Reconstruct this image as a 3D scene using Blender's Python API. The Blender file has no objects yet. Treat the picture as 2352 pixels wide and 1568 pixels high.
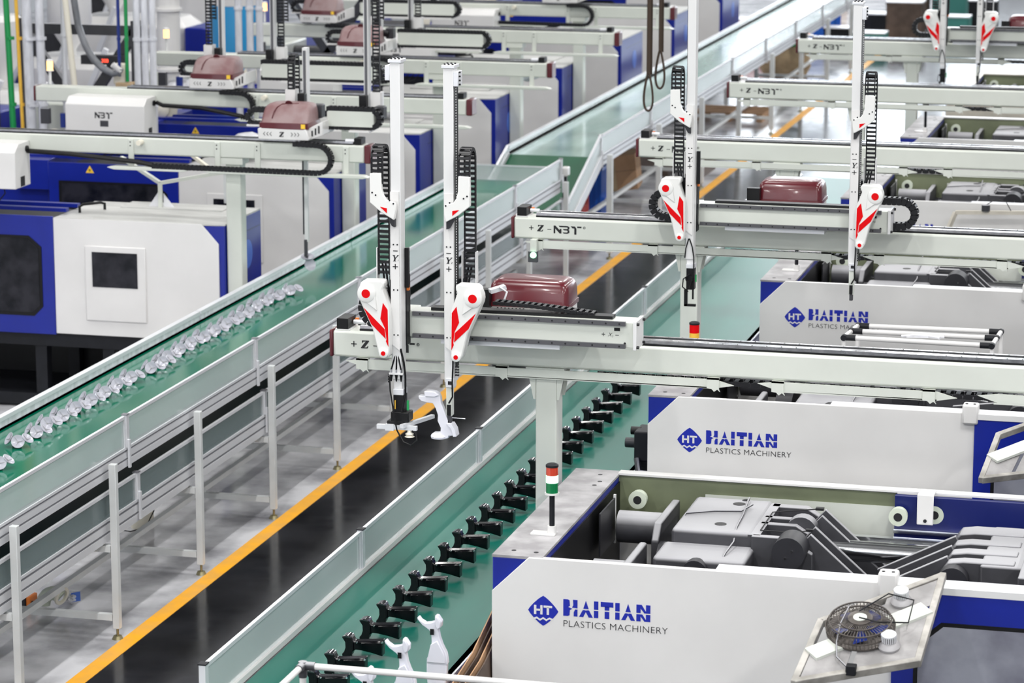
import bpy, bmesh, math, random
from mathutils import Vector, Matrix
random.seed(7)
C = bpy.context.scene.collection
PI = math.pi
# ---------------------------------------------------------------- camera
cam_d = bpy.data.cameras.new('camera'); cam = bpy.data.objects.new('camera', cam_d); C.objects.link(cam)
cam_d.sensor_width = 36.0; cam_d.lens = 36.0 * 6855.0 / 2352.0; cam_d.clip_end = 400
cam.location = (0, 0, 5.6)
cam.rotation_euler = (math.radians(90 - 11.74), 0, math.radians(14.6))
cam_d.dof.use_dof = True; cam_d.dof.focus_distance = 15.8; cam_d.dof.aperture_fstop = 4.5
bpy.context.scene.camera = cam
# ---------------------------------------------------------------- view, world
S = bpy.context.scene
S.view_settings.view_transform = 'Standard'; S.view_settings.look = 'None'
S.view_settings.exposure = -0.05; S.view_settings.gamma = 1.0
S.view_settings.use_curve_mapping = False
W = bpy.data.worlds.new('world'); S.world = W; W.use_nodes = True
W.node_tree.nodes['Background'].inputs[0].default_value = (0.80, 0.88, 1.0, 1)
W.node_tree.nodes['Background'].inputs[1].default_value = 1.0
# ---------------------------------------------------------------- hall lamps (rows of long ceiling lights)
LAMP_W = 235.0; LAMP_Z = 10.2
LAMP_POS = [(x, y) for y in (-4, 4, 12, 20, 28, 37, 47, 58, 69) for x in (-14.8, -11.4, -5.5, 0.5, 6.5)]
def area(x, y, z, sx, sy, w, rot=(0, 0, 0), col=(1, 1, 1)):
    l = bpy.data.lights.new('lamp', 'AREA'); l.shape = 'RECTANGLE'; l.size = sx; l.size_y = sy
    l.energy = w; l.color = col
    o = bpy.data.objects.new('lamp', l); o.location = (x, y, z); o.rotation_euler = rot; C.objects.link(o); return o
for x, y in LAMP_POS:
    area(x, y, LAMP_Z - 0.09, 0.30, 2.4, LAMP_W * (1.45 if y < 14 else 1.0) * {-14.8: 0.75, -11.4: 0.8, -5.5: 1.1, 0.5: 1.15}.get(x, 1.35), col=(1.0, 0.99, 0.97))
# ---------------------------------------------------------------- materials
MATS = {}
def mat(name, col, rough=0.5, metal=0.0, spec=0.5, noise=0.0, nscale=8.0, ncol=None, alpha=1.0, emit=None, estr=0.0, bump=0.0, coat=0.0, stretch=None):
    m = bpy.data.materials.new(name); m.use_nodes = True
    nt = m.node_tree; b = nt.nodes['Principled BSDF']
    b.inputs['Base Color'].default_value = (*col, 1); b.inputs['Roughness'].default_value = rough
    b.inputs['Metallic'].default_value = metal; b.inputs['Specular IOR Level'].default_value = spec
    b.inputs['Coat Weight'].default_value = coat; b.inputs['Coat Roughness'].default_value = 0.08
    if noise > 0 or bump > 0:
        tc = nt.nodes.new('ShaderNodeTexCoord'); mp = nt.nodes.new('ShaderNodeMapping')
        n = nt.nodes.new('ShaderNodeTexNoise'); n.inputs['Scale'].default_value = nscale; n.inputs['Detail'].default_value = 5
        nt.links.new(tc.outputs['Object'], mp.inputs['Vector']); nt.links.new(mp.outputs['Vector'], n.inputs['Vector'])
        if stretch: mp.inputs['Scale'].default_value = stretch
        if noise > 0:
            r = nt.nodes.new('ShaderNodeValToRGB')
            r.color_ramp.elements[0].position = 0.38; r.color_ramp.elements[1].position = 0.66
            dk = ncol or tuple(c * (1 - noise) for c in col)
            r.color_ramp.elements[0].color = (*dk, 1); r.color_ramp.elements[1].color = (*col, 1)
            nt.links.new(n.outputs['Fac'], r.inputs['Fac']); nt.links.new(r.outputs['Color'], b.inputs['Base Color'])
        if bump > 0:
            bp = nt.nodes.new('ShaderNodeBump'); bp.inputs['Strength'].default_value = bump; bp.inputs['Distance'].default_value = 0.01
            nt.links.new(n.outputs['Fac'], bp.inputs['Height']); nt.links.new(bp.outputs['Normal'], b.inputs['Normal'])
    if alpha < 1: b.inputs['Alpha'].default_value = alpha
    if emit: b.inputs['Emission Color'].default_value = (*emit, 1); b.inputs['Emission Strength'].default_value = estr
    MATS[name] = m; return m
WHITE = mat('white_enamel', (0.74, 0.73, 0.72), 0.28, noise=0.06, nscale=2.2)
CREAM = mat('cream_enamel', (0.63, 0.655, 0.60), 0.30, noise=0.05, nscale=3)
ARMW = mat('arm_white', (0.70, 0.70, 0.70), 0.33)
SHELL = mat('cover_shell_white', (0.76, 0.76, 0.74), 0.28, coat=0.2)
BLUE = mat('blue_enamel', (0.004, 0.016, 0.27), 0.30, noise=0.1, nscale=4)
DBLUE = mat('navy_enamel', (0.006, 0.012, 0.11), 0.32)
LOGOB = mat('logo_blue', (0.006, 0.018, 0.36), 0.45)
ROUNDL = mat('badge_blue', (0.06, 0.16, 0.62), 0.35)
TOPG = mat('dusty_top', (0.43, 0.42, 0.43), 0.5, noise=0.5, nscale=6.5, ncol=(0.26, 0.25, 0.26))
FRAMEG = mat('grimy_frame', (0.46, 0.44, 0.41), 0.5, noise=0.4, nscale=9, ncol=(0.22, 0.21, 0.19))
DUSTW = mat('dusty_white', (0.62, 0.62, 0.60), 0.45, noise=0.22, nscale=2.5, stretch=(1, 4, 1))
BLACK = mat('black_plastic', (0.004, 0.004, 0.005), 0.42, spec=0.3)
BLKG = mat('black_gloss', (0.002, 0.002, 0.003), 0.12, spec=0.3)
BLKC = mat('black_mirror', (0.02, 0.02, 0.024), 0.06, coat=1.0)
CHAIN = mat('chain_black', (0.006, 0.006, 0.008), 0.42, spec=0.35)
DARK = mat('dark_steel', (0.010, 0.011, 0.015), 0.5, spec=0.3, noise=0.3, nscale=9)
CAST0 = mat('cast_plain', (0.36, 0.36, 0.38), 0.5, noise=0.2, nscale=7)
CAST = mat('cast_grey', (0.050, 0.050, 0.058), 0.5, noise=0.25, nscale=7, bump=0.25)
def lit_top_tone(m, top_col):
    # overhead light painted in by normal: upward faces pale, sides left near-black
    nt = m.node_tree; b = nt.nodes['Principled BSDF']; src = b.inputs['Base Color'].links[0].from_socket
    g = nt.nodes.new('ShaderNodeNewGeometry'); sx = nt.nodes.new('ShaderNodeSeparateXYZ'); r = nt.nodes.new('ShaderNodeMapRange')
    r.inputs['From Min'].default_value = 0.35; r.inputs['From Max'].default_value = 0.80
    mx = nt.nodes.new('ShaderNodeMix'); mx.data_type = 'RGBA'; mx.inputs['B'].default_value = (*top_col, 1)
    nt.links.new(g.outputs['Normal'], sx.inputs[0]); nt.links.new(sx.outputs[2], r.inputs['Value']); nt.links.new(r.outputs[0], mx.inputs['Factor'])
    nt.links.new(src, mx.inputs['A']); nt.links.new(mx.outputs['Result'], b.inputs['Base Color'])
lit_top_tone(CAST, (0.35, 0.35, 0.37))
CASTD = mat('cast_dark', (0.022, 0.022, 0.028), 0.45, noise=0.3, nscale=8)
STEEL = mat('polished_steel', (0.72, 0.73, 0.75), 0.18, metal=1.0)
RAILD = mat('dark_rail', (0.13, 0.13, 0.14), 0.3, metal=0.6)
RAILM = mat('rail_steel', (0.62, 0.62, 0.64), 0.22, metal=1.0, noise=0.25, nscale=30)
ALU = mat('aluminium', (0.72, 0.73, 0.76), 0.36, metal=0.25)
ALUD = mat('aluminium_groove', (0.22, 0.22, 0.24), 0.45, metal=0.5)
POST = mat('post_paint', (0.70, 0.72, 0.72), 0.35, noise=0.08, nscale=6)
PANEL = mat('polycarbonate', (0.60, 0.67, 0.67), 0.10, alpha=0.55)
MAROON = mat('maroon_gloss', (0.095, 0.008, 0.014), 0.28, coat=0.25)
MAROOND = mat('maroon_dusty', (0.19, 0.085, 0.088), 0.5, noise=0.45, nscale=5, ncol=(0.29, 0.205, 0.205))
RED = mat('signal_red', (0.66, 0.0, 0.003), 0.55, spec=0.15)
YEL = mat('warning_yellow', (0.95, 0.60, 0.04), 0.5)
INK = mat('black_ink', (0.006, 0.006, 0.008), 0.5)
OLIVE = mat('olive_inner', (0.22, 0.25, 0.15), 0.45, noise=0.3, nscale=3)
GLASSD = mat('smoked_window', (0.006, 0.007, 0.010), 0.12, spec=0.25, noise=0.5, nscale=7, ncol=(0.025, 0.025, 0.032))
GLASSL = mat('pale_window', (0.28, 0.29, 0.34), 0.10, noise=0.5, nscale=3.0, ncol=(0.12, 0.12, 0.16), coat=0.5)
CARD = mat('cardboard', (0.50, 0.30, 0.17), 0.8, noise=0.15, nscale=5)
BEIGE = mat('beige_enamel', (0.62, 0.58, 0.50), 0.4, noise=0.2, nscale=5)
ORANGE = mat('orange_plastic', (0.85, 0.22, 0.03), 0.4)
GREENP = mat('green_pipe', (0.01, 0.30, 0.08), 0.35)
YELP = mat('yellow_pipe', (0.85, 0.50, 0.06), 0.35)
BLUEP = mat('blue_pipe', (0.01, 0.03, 0.22), 0.35)
CYAN = mat('cyan_plastic', (0.02, 0.30, 0.62), 0.3)
CLEAR = mat('clear_hose', (0.78, 0.79, 0.84), 0.2, noise=0.25, nscale=14, stretch=(1, 1, 0.3))
HOSE = mat('grey_hose', (0.20, 0.21, 0.23), 0.25, noise=0.4, nscale=5)
WHITEP = mat('white_part', (0.72, 0.72, 0.79), 0.16, coat=0.5)
CUPW = mat('pale_part', (0.42, 0.42, 0.48), 0.25, coat=0.2)
RUBW = mat('cream_rubber', (0.75, 0.71, 0.60), 0.5)
ROLLER = mat('nylon_roller', (0.55, 0.60, 0.50), 0.4)
FANG = mat('fan_grey', (0.13, 0.115, 0.105), 0.4, metal=0.5, noise=0.3, nscale=14)
STRAP = mat('strap_fabric', (0.045, 0.028, 0.018), 0.8)
TEAL = mat('teal_bin', (0.06, 0.28, 0.25), 0.5)
BROWN = mat('brown_bin', (0.13, 0.09, 0.07), 0.6, noise=0.4, nscale=6)
BLUEB = mat('blue_crate', (0.01, 0.12, 0.55), 0.4)
REDB = mat('red_crate', (0.55, 0.03, 0.02), 0.4)
BAG = mat('plastic_bag', (0.80, 0.80, 0.84), 0.3, noise=0.2, nscale=8, bump=0.6)
SACK = mat('sack_cloth', (0.55, 0.40, 0.24), 0.8, noise=0.25, nscale=9, bump=0.4)
BRASS = mat('foot_metal', (0.28, 0.25, 0.14), 0.4, metal=0.6)
LEDG = mat('lit_green', (0.6, 1.0, 0.75), 0.3, emit=(0.35, 1.0, 0.55), estr=4)
LEDGD = mat('unlit_green', (0.0, 0.16, 0.05), 0.2)
LEDR = mat('lit_red', (1.0, 0.1, 0.05), 0.3, emit=(1.0, 0.08, 0.04), estr=3)
LEDO = mat('lit_amber', (1.0, 0.6, 0.3), 0.3, emit=(1.0, 0.50, 0.16), estr=2.6)
LENSR = mat('unlit_red', (0.55, 0.05, 0.02), 0.15, coat=0.5)
LUMI = mat('lamp_diffuser', (0.9, 0.9, 0.9), 0.5, emit=(1, 1, 1), estr=6)
SKYP = mat('daylight_pane', (0.8, 0.85, 0.9), 0.3, emit=(0.86, 0.93, 1.0), estr=6.0)
FILLP = mat('near_fill_pane', (0.8, 0.85, 0.9), 0.3, emit=(0.9, 0.94, 1.0), estr=1.9)  # glow of the added near-end panes
WALLM = mat('wall_paint', (0.55, 0.57, 0.60), 0.7, noise=0.1, nscale=0.6)
CEILM = mat('ceiling_sheet', (0.10, 0.105, 0.11), 0.8, noise=0.2, nscale=0.8)
CREDIT = None
def beltmat(name, c1, c2, rough, spec=0.6):
    return mat(name, c1, rough, noise=0.5, nscale=1.3, ncol=c2, spec=spec, stretch=(2.5, 0.6, 1))
BELT1 = beltmat('green_belt', (0.0, 0.150, 0.082), (0.0, 0.130, 0.070), 0.10)
BELT2 = beltmat('teal_belt', (0.0, 0.125, 0.090), (0.0, 0.102, 0.074), 0.35, .32)
BELTP = beltmat('pale_sheen_belt', (0.34, 0.47, 0.43), (0.24, 0.38, 0.33), 0.16)  # far run: white reflection painted into the belt colour
PANEL2 = mat('shaded_polycarbonate', (0.42, 0.52, 0.53), 0.12, alpha=0.26)  # weaker light on the lower deck painted in as a darker pane copy
FRAMES = mat('grimy_sheet', (0.34, 0.33, 0.33), 0.5, noise=0.35, nscale=9)
BELT3 = beltmat('shaded_belt', (0.0, 0.018, 0.012), (0.0, 0.012, 0.008), 0.4, .25)  # belt green darkened to paint in the shade below the top belts
def floormat():
    m = bpy.data.materials.new('floor_coating'); m.use_nodes = True; nt = m.node_tree; b = nt.nodes['Principled BSDF']
    tc = nt.nodes.new('ShaderNodeTexCoord')
    n1 = nt.nodes.new('ShaderNodeTexNoise'); n1.inputs['Scale'].default_value = 1.6; n1.inputs['Detail'].default_value = 8
    n2 = nt.nodes.new('ShaderNodeTexNoise'); n2.inputs['Scale'].default_value = 6; n2.inputs['Detail'].default_value = 6
    sx = nt.nodes.new('ShaderNodeSeparateXYZ')
    nt.links.new(tc.outputs['Object'], sx.inputs[0]); nt.links.new(tc.outputs['Object'], n1.inputs['Vector']); nt.links.new(tc.outputs['Object'], n2.inputs['Vector'])
    # the walkway right of the yellow line is coated near-black, the machine zone left of it mid grey
    g = nt.nodes.new('ShaderNodeMath'); g.operation = 'GREATER_THAN'; g.inputs[1].default_value = -6.79; nt.links.new(sx.outputs[0], g.inputs[0])
    r1 = nt.nodes.new('ShaderNodeValToRGB'); e = r1.color_ramp.elements
    e[0].position = 0.33; e[0].color = (0.22, 0.22, 0.24, 1); e[1].position = 0.60; e[1].color = (0.68, 0.68, 0.71, 1)
    r2 = nt.nodes.new('ShaderNodeValToRGB'); e = r2.color_ramp.elements
    e[0].position = 0.30; e[0].color = (0.002, 0.002, 0.003, 1); e[1].position = 0.75; e[1].color = (0.022, 0.022, 0.027, 1)
    nt.links.new(n1.outputs['Fac'], r1.inputs['Fac']); nt.links.new(n1.outputs['Fac'], r2.inputs['Fac'])
    mx = nt.nodes.new('ShaderNodeMix'); mx.data_type = 'RGBA'
    nt.links.new(g.outputs[0], mx.inputs['Factor']); nt.links.new(r1.outputs[0], mx.inputs['A']); nt.links.new(r2.outputs[0], mx.inputs['B'])
    nt.links.new(mx.outputs['Result'], b.inputs['Base Color'])
    mr = nt.nodes.new('ShaderNodeMapRange'); mr.inputs['To Min'].default_value = 0.08; mr.inputs['To Max'].default_value = 0.26
    nt.links.new(n2.outputs['Fac'], mr.inputs['Value']); nt.links.new(mr.outputs[0], b.inputs['Roughness'])
    return m
FLOORM = floormat(); FLOORM.node_tree.nodes['Principled BSDF'].inputs['Specular IOR Level'].default_value = 0.36
LINEM = mat('line_paint', (1.0, 0.46, 0.012), 0.45, noise=0.35, nscale=5, ncol=(0.85, 0.42, 0.06))

# ---------------------------------------------------------------- mesh helpers
def wloc(o):
    v = Vector((0, 0, 0))
    while o is not None: v += o.location; o = o.parent
    return v
class MB:
    """collects simple solids in world coordinates; build() links them as ONE mesh object"""
    def __init__(s): s.v = []; s.f = []
    def add(s, vs, fs):
        n = len(s.v); s.v += [Vector(p) for p in vs]; s.f += [[i + n for i in f] for f in fs]; return s
    def box(s, x0, x1, y0, y1, z0, z1):
        return s.add([(x0, y0, z0), (x1, y0, z0), (x1, y1, z0), (x0, y1, z0), (x0, y0, z1), (x1, y0, z1), (x1, y1, z1), (x0, y1, z1)],
                     [(0, 3, 2, 1), (4, 5, 6, 7), (0, 1, 5, 4), (1, 2, 6, 5), (2, 3, 7, 6), (3, 0, 4, 7)])
    def bar(s, p, q, w, h, up=(0, 0, 1)):
        p = Vector(p); q = Vector(q); d = (q - p).normalized(); u = Vector(up)
        if abs(d.dot(u)) > 0.95: u = Vector((0, 1, 0))
        r = d.cross(u).normalized() * (w / 2); u = r.cross(d).normalized() * (h / 2)
        a = [p - r - u, p + r - u, p + r + u, p - r + u]; b = [x + (q - p) for x in a]
        return s.add(a + b, [(0, 3, 2, 1), (4, 5, 6, 7), (0, 1, 5, 4), (1, 2, 6, 5), (2, 3, 7, 6), (3, 0, 4, 7)])
    def prism(s, pts, a, b, ax='y'):
        def P(p, t): return (p[0], t, p[1]) if ax == 'y' else ((t, p[0], p[1]) if ax == 'x' else (p[0], p[1], t))
        n = len(pts)
        return s.add([P(p, a) for p in pts] + [P(p, b) for p in pts],
                     [tuple(range(n)), tuple(range(2 * n - 1, n - 1, -1))] + [(i, i + n, (i + 1) % n + n, (i + 1) % n) for i in range(n)])
    def cyl(s, p, q, r, n=14, r2=None):
        p = Vector(p); q = Vector(q); d = (q - p).normalized(); r2 = r if r2 is None else r2
        u = d.orthogonal().normalized(); w = d.cross(u)
        a = [p + (u * math.cos(t) + w * math.sin(t)) * r for t in [2 * PI * i / n for i in range(n)]]
        b = [q + (u * math.cos(t) + w * math.sin(t)) * r2 for t in [2 * PI * i / n for i in range(n)]]
        return s.add(a + b, [tuple(range(n - 1, -1, -1)), tuple(range(n, 2 * n))] + [(i, (i + 1) % n, (i + 1) % n + n, i + n) for i in range(n)])
    def ring(s, c, ax, ro, ri, h, n=20):
        c = Vector(c); d = Vector(ax).normalized(); u = d.orthogonal().normalized(); w = d.cross(u); V = []
        for i in range(n):
            t = 2 * PI * i / n; e = u * math.cos(t) + w * math.sin(t)
            V += [c + e * ro, c + e * ri, c + e * ro + d * h, c + e * ri + d * h]
        F = []
        for i in range(n):
            a = 4 * i; b = 4 * ((i + 1) % n)
            F += [(a, b, b + 2, a + 2), (a + 1, a + 3, b + 3, b + 1), (a + 2, b + 2, b + 3, a + 3), (a, a + 1, b + 1, b)]
        return s.add(V, F)
    def lathe(s, c, ax, prof, n=20):
        c = Vector(c); d = Vector(ax).normalized(); u = d.orthogonal().normalized(); w = d.cross(u); V = []; m = len(prof)
        for r, h in prof:
            for i in range(n):
                t = 2 * PI * i / n; V.append(c + d * h + (u * math.cos(t) + w * math.sin(t)) * max(r, 0.0004))
        F = [(k * n + i, k * n + (i + 1) % n, (k + 1) * n + (i + 1) % n, (k + 1) * n + i) for k in range(m - 1) for i in range(n)]
        F += [tuple(range(n - 1, -1, -1)), tuple(range((m - 1) * n, m * n))]
        return s.add(V, F)
    def tube(s, pts, r, n=8):
        pts = [Vector(p) for p in pts]; V = []; F = []; k = len(pts); pu = None
        for i, p in enumerate(pts):
            d = (pts[min(i + 1, k - 1)] - pts[max(i - 1, 0)]).normalized()
            if pu is None: pu = d.orthogonal().normalized()
            pu = (pu - d * pu.dot(d)).normalized(); w = d.cross(pu)
            V += [p + (pu * math.cos(2 * PI * j / n) + w * math.sin(2 * PI * j / n)) * r for j in range(n)]
        for i in range(k - 1):
            F += [(i * n + j, i * n + (j + 1) % n, (i + 1) * n + (j + 1) % n, (i + 1) * n + j) for j in range(n)]
        F += [tuple(range(n - 1, -1, -1)), tuple(range((k - 1) * n, k * n))]
        return s.add(V, F)
    def loft(s, loops):
        n = len(loops[0]); V = [p for l in loops for p in l]; m = len(loops)
        F = [(k * n + i, k * n + (i + 1) % n, (k + 1) * n + (i + 1) % n, (k + 1) * n + i) for k in range(m - 1) for i in range(n)]
        return s.add(V, F + [tuple(range(n - 1, -1, -1)), tuple(range((m - 1) * n, m * n))])
    def rrect(s, levels, rad=0.03, seg=3):
        """levels: (z, x0, x1, y0, y1) -> rounded-rectangle loft"""
        L = []
        for z, x0, x1, y0, y1 in levels:
            r = min(rad, (x1 - x0) / 2.01, (y1 - y0) / 2.01); l = []
            for cx, cy, a0 in ((x1 - r, y1 - r, 0), (x0 + r, y1 - r, PI / 2), (x0 + r, y0 + r, PI), (x1 - r, y0 + r, 1.5 * PI)):
                for k in range(seg + 1):
                    t = a0 + k * PI / 2 / seg; l.append((cx + r * math.cos(t), cy + r * math.sin(t), z))
            L.append(l)
        return s.loft(L)
    def xf(s, M, start=0):
        s.v = s.v[:start] + [M @ p for p in s.v[start:]]; return s
    def build(s, name, m, parent=None, bevel=0.0, smooth=True, kind=None, label=None):
        off = wloc(parent) if parent is not None else Vector((0, 0, 0))
        me = bpy.data.meshes.new(name); me.from_pydata([p - off for p in s.v], [], s.f)
        bm = bmesh.new(); bm.from_mesh(me); bmesh.ops.recalc_face_normals(bm, faces=bm.faces); bm.to_mesh(me); bm.free()
        me.materials.append(m)
        if smooth:
            me.shade_smooth(); me.set_sharp_from_angle(angle=math.radians(38))
        o = bpy.data.objects.new(name, me); C.objects.link(o)
        if parent is not None: o.parent = parent
        if bevel > 0:
            b = o.modifiers.new('bevel', 'BEVEL'); b.width = bevel; b.segments = 2; b.limit_method = 'ANGLE'; b.angle_limit = math.radians(40)
        if name in ('bolts', 'screws', 'ports', 'pin_screws', 'fittings', 'air_hoses', 'vents', 'box_cables', 'chain_cables', 'fins'): kind = 'stuff'
        if kind: o['kind'] = kind
        if label: o['label'] = label
        return o
def thing(name, label, cat, loc, group=None):
    o = bpy.data.objects.new(name, None); o.empty_display_size = 0.1; C.objects.link(o); o.location = loc
    o['label'] = label; o['category'] = cat
    if group: o['group'] = group
    return o
def tag(o, label, cat, group=None, kind=None):
    o['label'] = label; o['category'] = cat
    if group: o['group'] = group
    if kind: o['kind'] = kind
    return o
def recenter(o, loc):
    """give a single-mesh thing its origin at loc"""
    d = Vector(loc)
    for v in o.data.vertices: v.co -= d
    o.location = d; return o
def copy_tree(o, parent=None):
    c = o.copy(); C.objects.link(c)
    if parent is not None: c.parent = parent
    for ch in list(o.children): copy_tree(ch, c)
    return c
def arc(cx, cz, r, a0, a1, n=10):
    return [(cx + r * math.cos(a0 + (a1 - a0) * i / n), cz + r * math.sin(a0 + (a1 - a0) * i / n)) for i in range(n + 1)]
def text_mesh(txt, size, x, y, z, parent, name='lettering', m=INK, shear=0.0, offset=0.0, sx=1.0, extr=0.0006, space=1.0):
    cu = bpy.data.curves.new('t', 'FONT'); cu.body = txt; cu.size = size; cu.shear = shear; cu.offset = offset
    cu.extrude = extr; cu.space_character = space; cu.resolution_u = 3
    to = bpy.data.objects.new('t', cu); C.objects.link(to); bpy.context.view_layer.update()
    me = bpy.data.meshes.new_from_object(to.evaluated_get(bpy.context.evaluated_depsgraph_get())); bpy.data.objects.remove(to)
    off = wloc(parent)
    for v in me.vertices:
        a, b, c = v.co; v.co = Vector((x + a * sx, y - c, z + b)) - off
    me.materials.clear(); me.materials.append(m)
    o = bpy.data.objects.new(name, me); C.objects.link(o); o.parent = parent; return o
# ================================================================ SETTING
def structure(name, mb, m, parent=None, **k):
    o = mb.build(name, m, parent, **k)
    if parent is None: o['kind'] = 'structure'
    return o
HX0, HX1, HY0, HY1, HZ = -24.0, 14.0, -9.0, 76.0, 13.0
structure('floor', MB().box(HX0, HX1, HY0, HY1, -0.2, 0.0), FLOORM)
structure('trim_1', MB().box(-6.845, -6.735, HY0 + 1, 62.0, 0.0, 0.003), LINEM)
structure('ceiling', MB().box(HX0, HX1, HY0, HY1, HZ, HZ + 0.2), CEILM)
structure('wall_left', MB().box(HX0 - 0.2, HX0, HY0, HY1, 0, HZ), WALLM)
structure('wall_right', MB().box(HX1, HX1 + 0.2, HY0, HY1, 0, HZ), WALLM)
def wall_with_openings(name, y0, y1, ops):
    mb = MB(); xs = HX0
    zs = ops[0][2], ops[0][3]
    mb.box(HX0, HX1, y0, y1, 0, zs[0]); mb.box(HX0, HX1, y0, y1, zs[1], HZ)
    for a, b, _, _ in ops:
        mb.box(xs, a, y0, y1, zs[0], zs[1]); xs = b
    mb.box(xs, HX1, y0, y1, zs[0], zs[1]); structure(name, mb, WALLM)
far_ops = [(-14.0 + 5.5 * k, -9.0 + 5.5 * k, 3.2, 12.2) for k in range(5)]
near_fill_ops = [(-21.5 + 7.0 * k, -15.5 + 7.0 * k, 4.0, 11.0) for k in range(5)]  # unseen near-end windows, added to brighten the faces towards the camera
wall_with_openings('wall_far', HY1, HY1 + 0.25, far_ops)
wall_with_openings('wall_near', HY0 - 0.25, HY0, near_fill_ops)
n = 0
for ops, y, s in ((far_ops, HY1 + 0.12, 1), (near_fill_ops, HY0 - 0.12, -1)):
    for a, b, z0, z1 in ops:
        n += 1
        fr = MB(); w = 0.07
        fr.box(a, a + w, y - .06, y + .06, z0, z1).box(b - w, b, y - .06, y + .06, z0, z1).box(a, b, y - .06, y + .06, z0, z0 + w).box(a, b, y - .06, y + .06, z1 - w, z1)
        for t in (1 / 3, 2 / 3): fr.box(a + (b - a) * t - .03, a + (b - a) * t + .03, y - .05, y + .05, z0, z1)
        fr.box(a, b, y - .05, y + .05, (z0 + z1) / 2 - .03, (z0 + z1) / 2 + .03)
        o = structure('window_%d' % n, fr, ALU)
        MB().box(a, b, y + s * .01, y + s * .03, z0, z1).build('pane', SKYP if s > 0 else FILLP, o)
# ceiling lights: housing + diffuser
proto = None
for x, y in LAMP_POS:
    if proto is None:
        proto = thing('ceiling_light', 'long white ceiling light hanging high over the hall', 'light', (x, y, LAMP_Z), 'long ceiling lights over the hall')
        MB().box(x - .20, x + .20, y - 1.3, y + 1.3, LAMP_Z, LAMP_Z + .07).build('housing', WHITE, proto)
        MB().box(x - .17, x + .17, y - 1.25, y + 1.25, LAMP_Z - .03, LAMP_Z).build('diffuser', LUMI, proto)
        MB().cyl((x, y - .9, LAMP_Z + .07), (x, y - .9, HZ), .012, 6).build('hanging_rod', ALU, proto)
        MB().cyl((x, y + .9, LAMP_Z + .07), (x, y + .9, HZ), .012, 6).build('hanging_rod', ALU, proto)
    else:
        o = copy_tree(proto); o.location = (x, y, LAMP_Z)

# ================================================================ CONVEYORS
def chain(mb, path, side, w, h, skip=0):
    """drag chain: side plates and cross bars along a path of 3-D points"""
    side = Vector(side).normalized(); path = [Vector(p) for p in path]
    for i in range(len(path) - 1):
        p, q = path[i], path[i + 1]; d = (q - p); nrm = side.cross(d).normalized()
        for s in (-1, 1):
            o = side * (s * w / 2); mb.bar(p + o + d * 0.02, q + o - d * 0.02, h, 0.006, up=side)
        for s in (-1, 1):
            c = p + d * 0.5 + nrm * (s * h / 2); mb.bar(c - side * w / 2, c + side * w / 2, d.length * 0.46, 0.004, up=nrm)
    return mb
def resample(pts, step):
    pts = [Vector(p) for p in pts]; L = [0]
    for a, b in zip(pts, pts[1:]): L.append(L[-1] + (b - a).length)
    n = max(2, int(L[-1] / step)); out = []
    for k in range(n + 1):
        t = L[-1] * k / n; i = 0
        while i < len(L) - 2 and L[i + 1] < t: i += 1
        f = (t - L[i]) / max(L[i + 1] - L[i], 1e-6); out.append(pts[i].lerp(pts[i + 1], f))
    return out
def guard(root, x, ys, z0, z1, face, lower=False, cap=ALUD):
    pm = PANEL2 if lower else PANEL
    """panel run along Y: posts at ys, a pane between each pair, top rail"""
    w = 0.012
    for i, (a, b) in enumerate(zip(ys, ys[1:])):
        f = MB().box(x - .010, x + .010, a + .02, b - .02, z1 - .020, z1).box(x - .010, x + .010, a + .02, a + .04, z0, z1 - .02)
        f.box(x - .010, x + .010, b - .04, b - .02, z0, z1 - .02)
        fr = f.build('panel_frame', ALU, root)
        MB().box(x - .003, x + .003, a + .04, b - .04, z0, z1 - .02).build('pane', pm, fr)
    for y in ys:
        p = MB().box(x - .016, x + .016, y - .02, y + .02, z0 - .0, z1 + .003).build('guard_post', ALU, root)
        MB().box(x - .020, x + .020, y - .024, y + .024, z1 + .003, z1 + .009).build('post_cap', cap, p)
        if face:
            c = MB().box(x + face * .016, x + face * .030, y - .012, y + .012, z0 - .13, z0 + .05).build('clamp_plate', ALU, p)
def side_rail(root, x, s, y0, y1, zt, h, name='side_rail'):
    """extruded aluminium profile with two dark grooves; s = outward direction"""
    mb = MB().box(min(x, x + s * .03), max(x, x + s * .03), y0, y1, zt - h, zt)
    mb.box(min(x, x + s * .040), max(x, x + s * .040), y0, y1, zt - .016, zt)
    mb.box(min(x, x + s * .037), max(x, x + s * .037), y0, y1, zt - h * .56, zt - h * .25)
    mb.box(min(x, x + s * .037), max(x, x + s * .037), y0, y1, zt - h, zt - h * .68)
    o = mb.build(name, ALU, root)
    g = MB()
    for f in (.2, .62): g.box(min(x + s * .028, x + s * .0315), max(x + s * .028, x + s * .0315), y0, y1, zt - h * (f + .055), zt - h * (f - .02))
    g.build('groove', ALUD, o)
    return o
def leg(root, x, y, zt, w=.045, foot=True, m=POST):
    o = MB().box(x - w / 2, x + w / 2, y - w / 2, y + w / 2, 0.07 if foot else 0, zt).build('leg', m, root, bevel=.003)
    if foot:
        MB().cyl((x, y, .015), (x, y, .08), .009, 8).cyl((x, y, 0), (x, y, .022), .036, 14, .026).build('foot_pad', BRASS, o)
    return o
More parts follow.
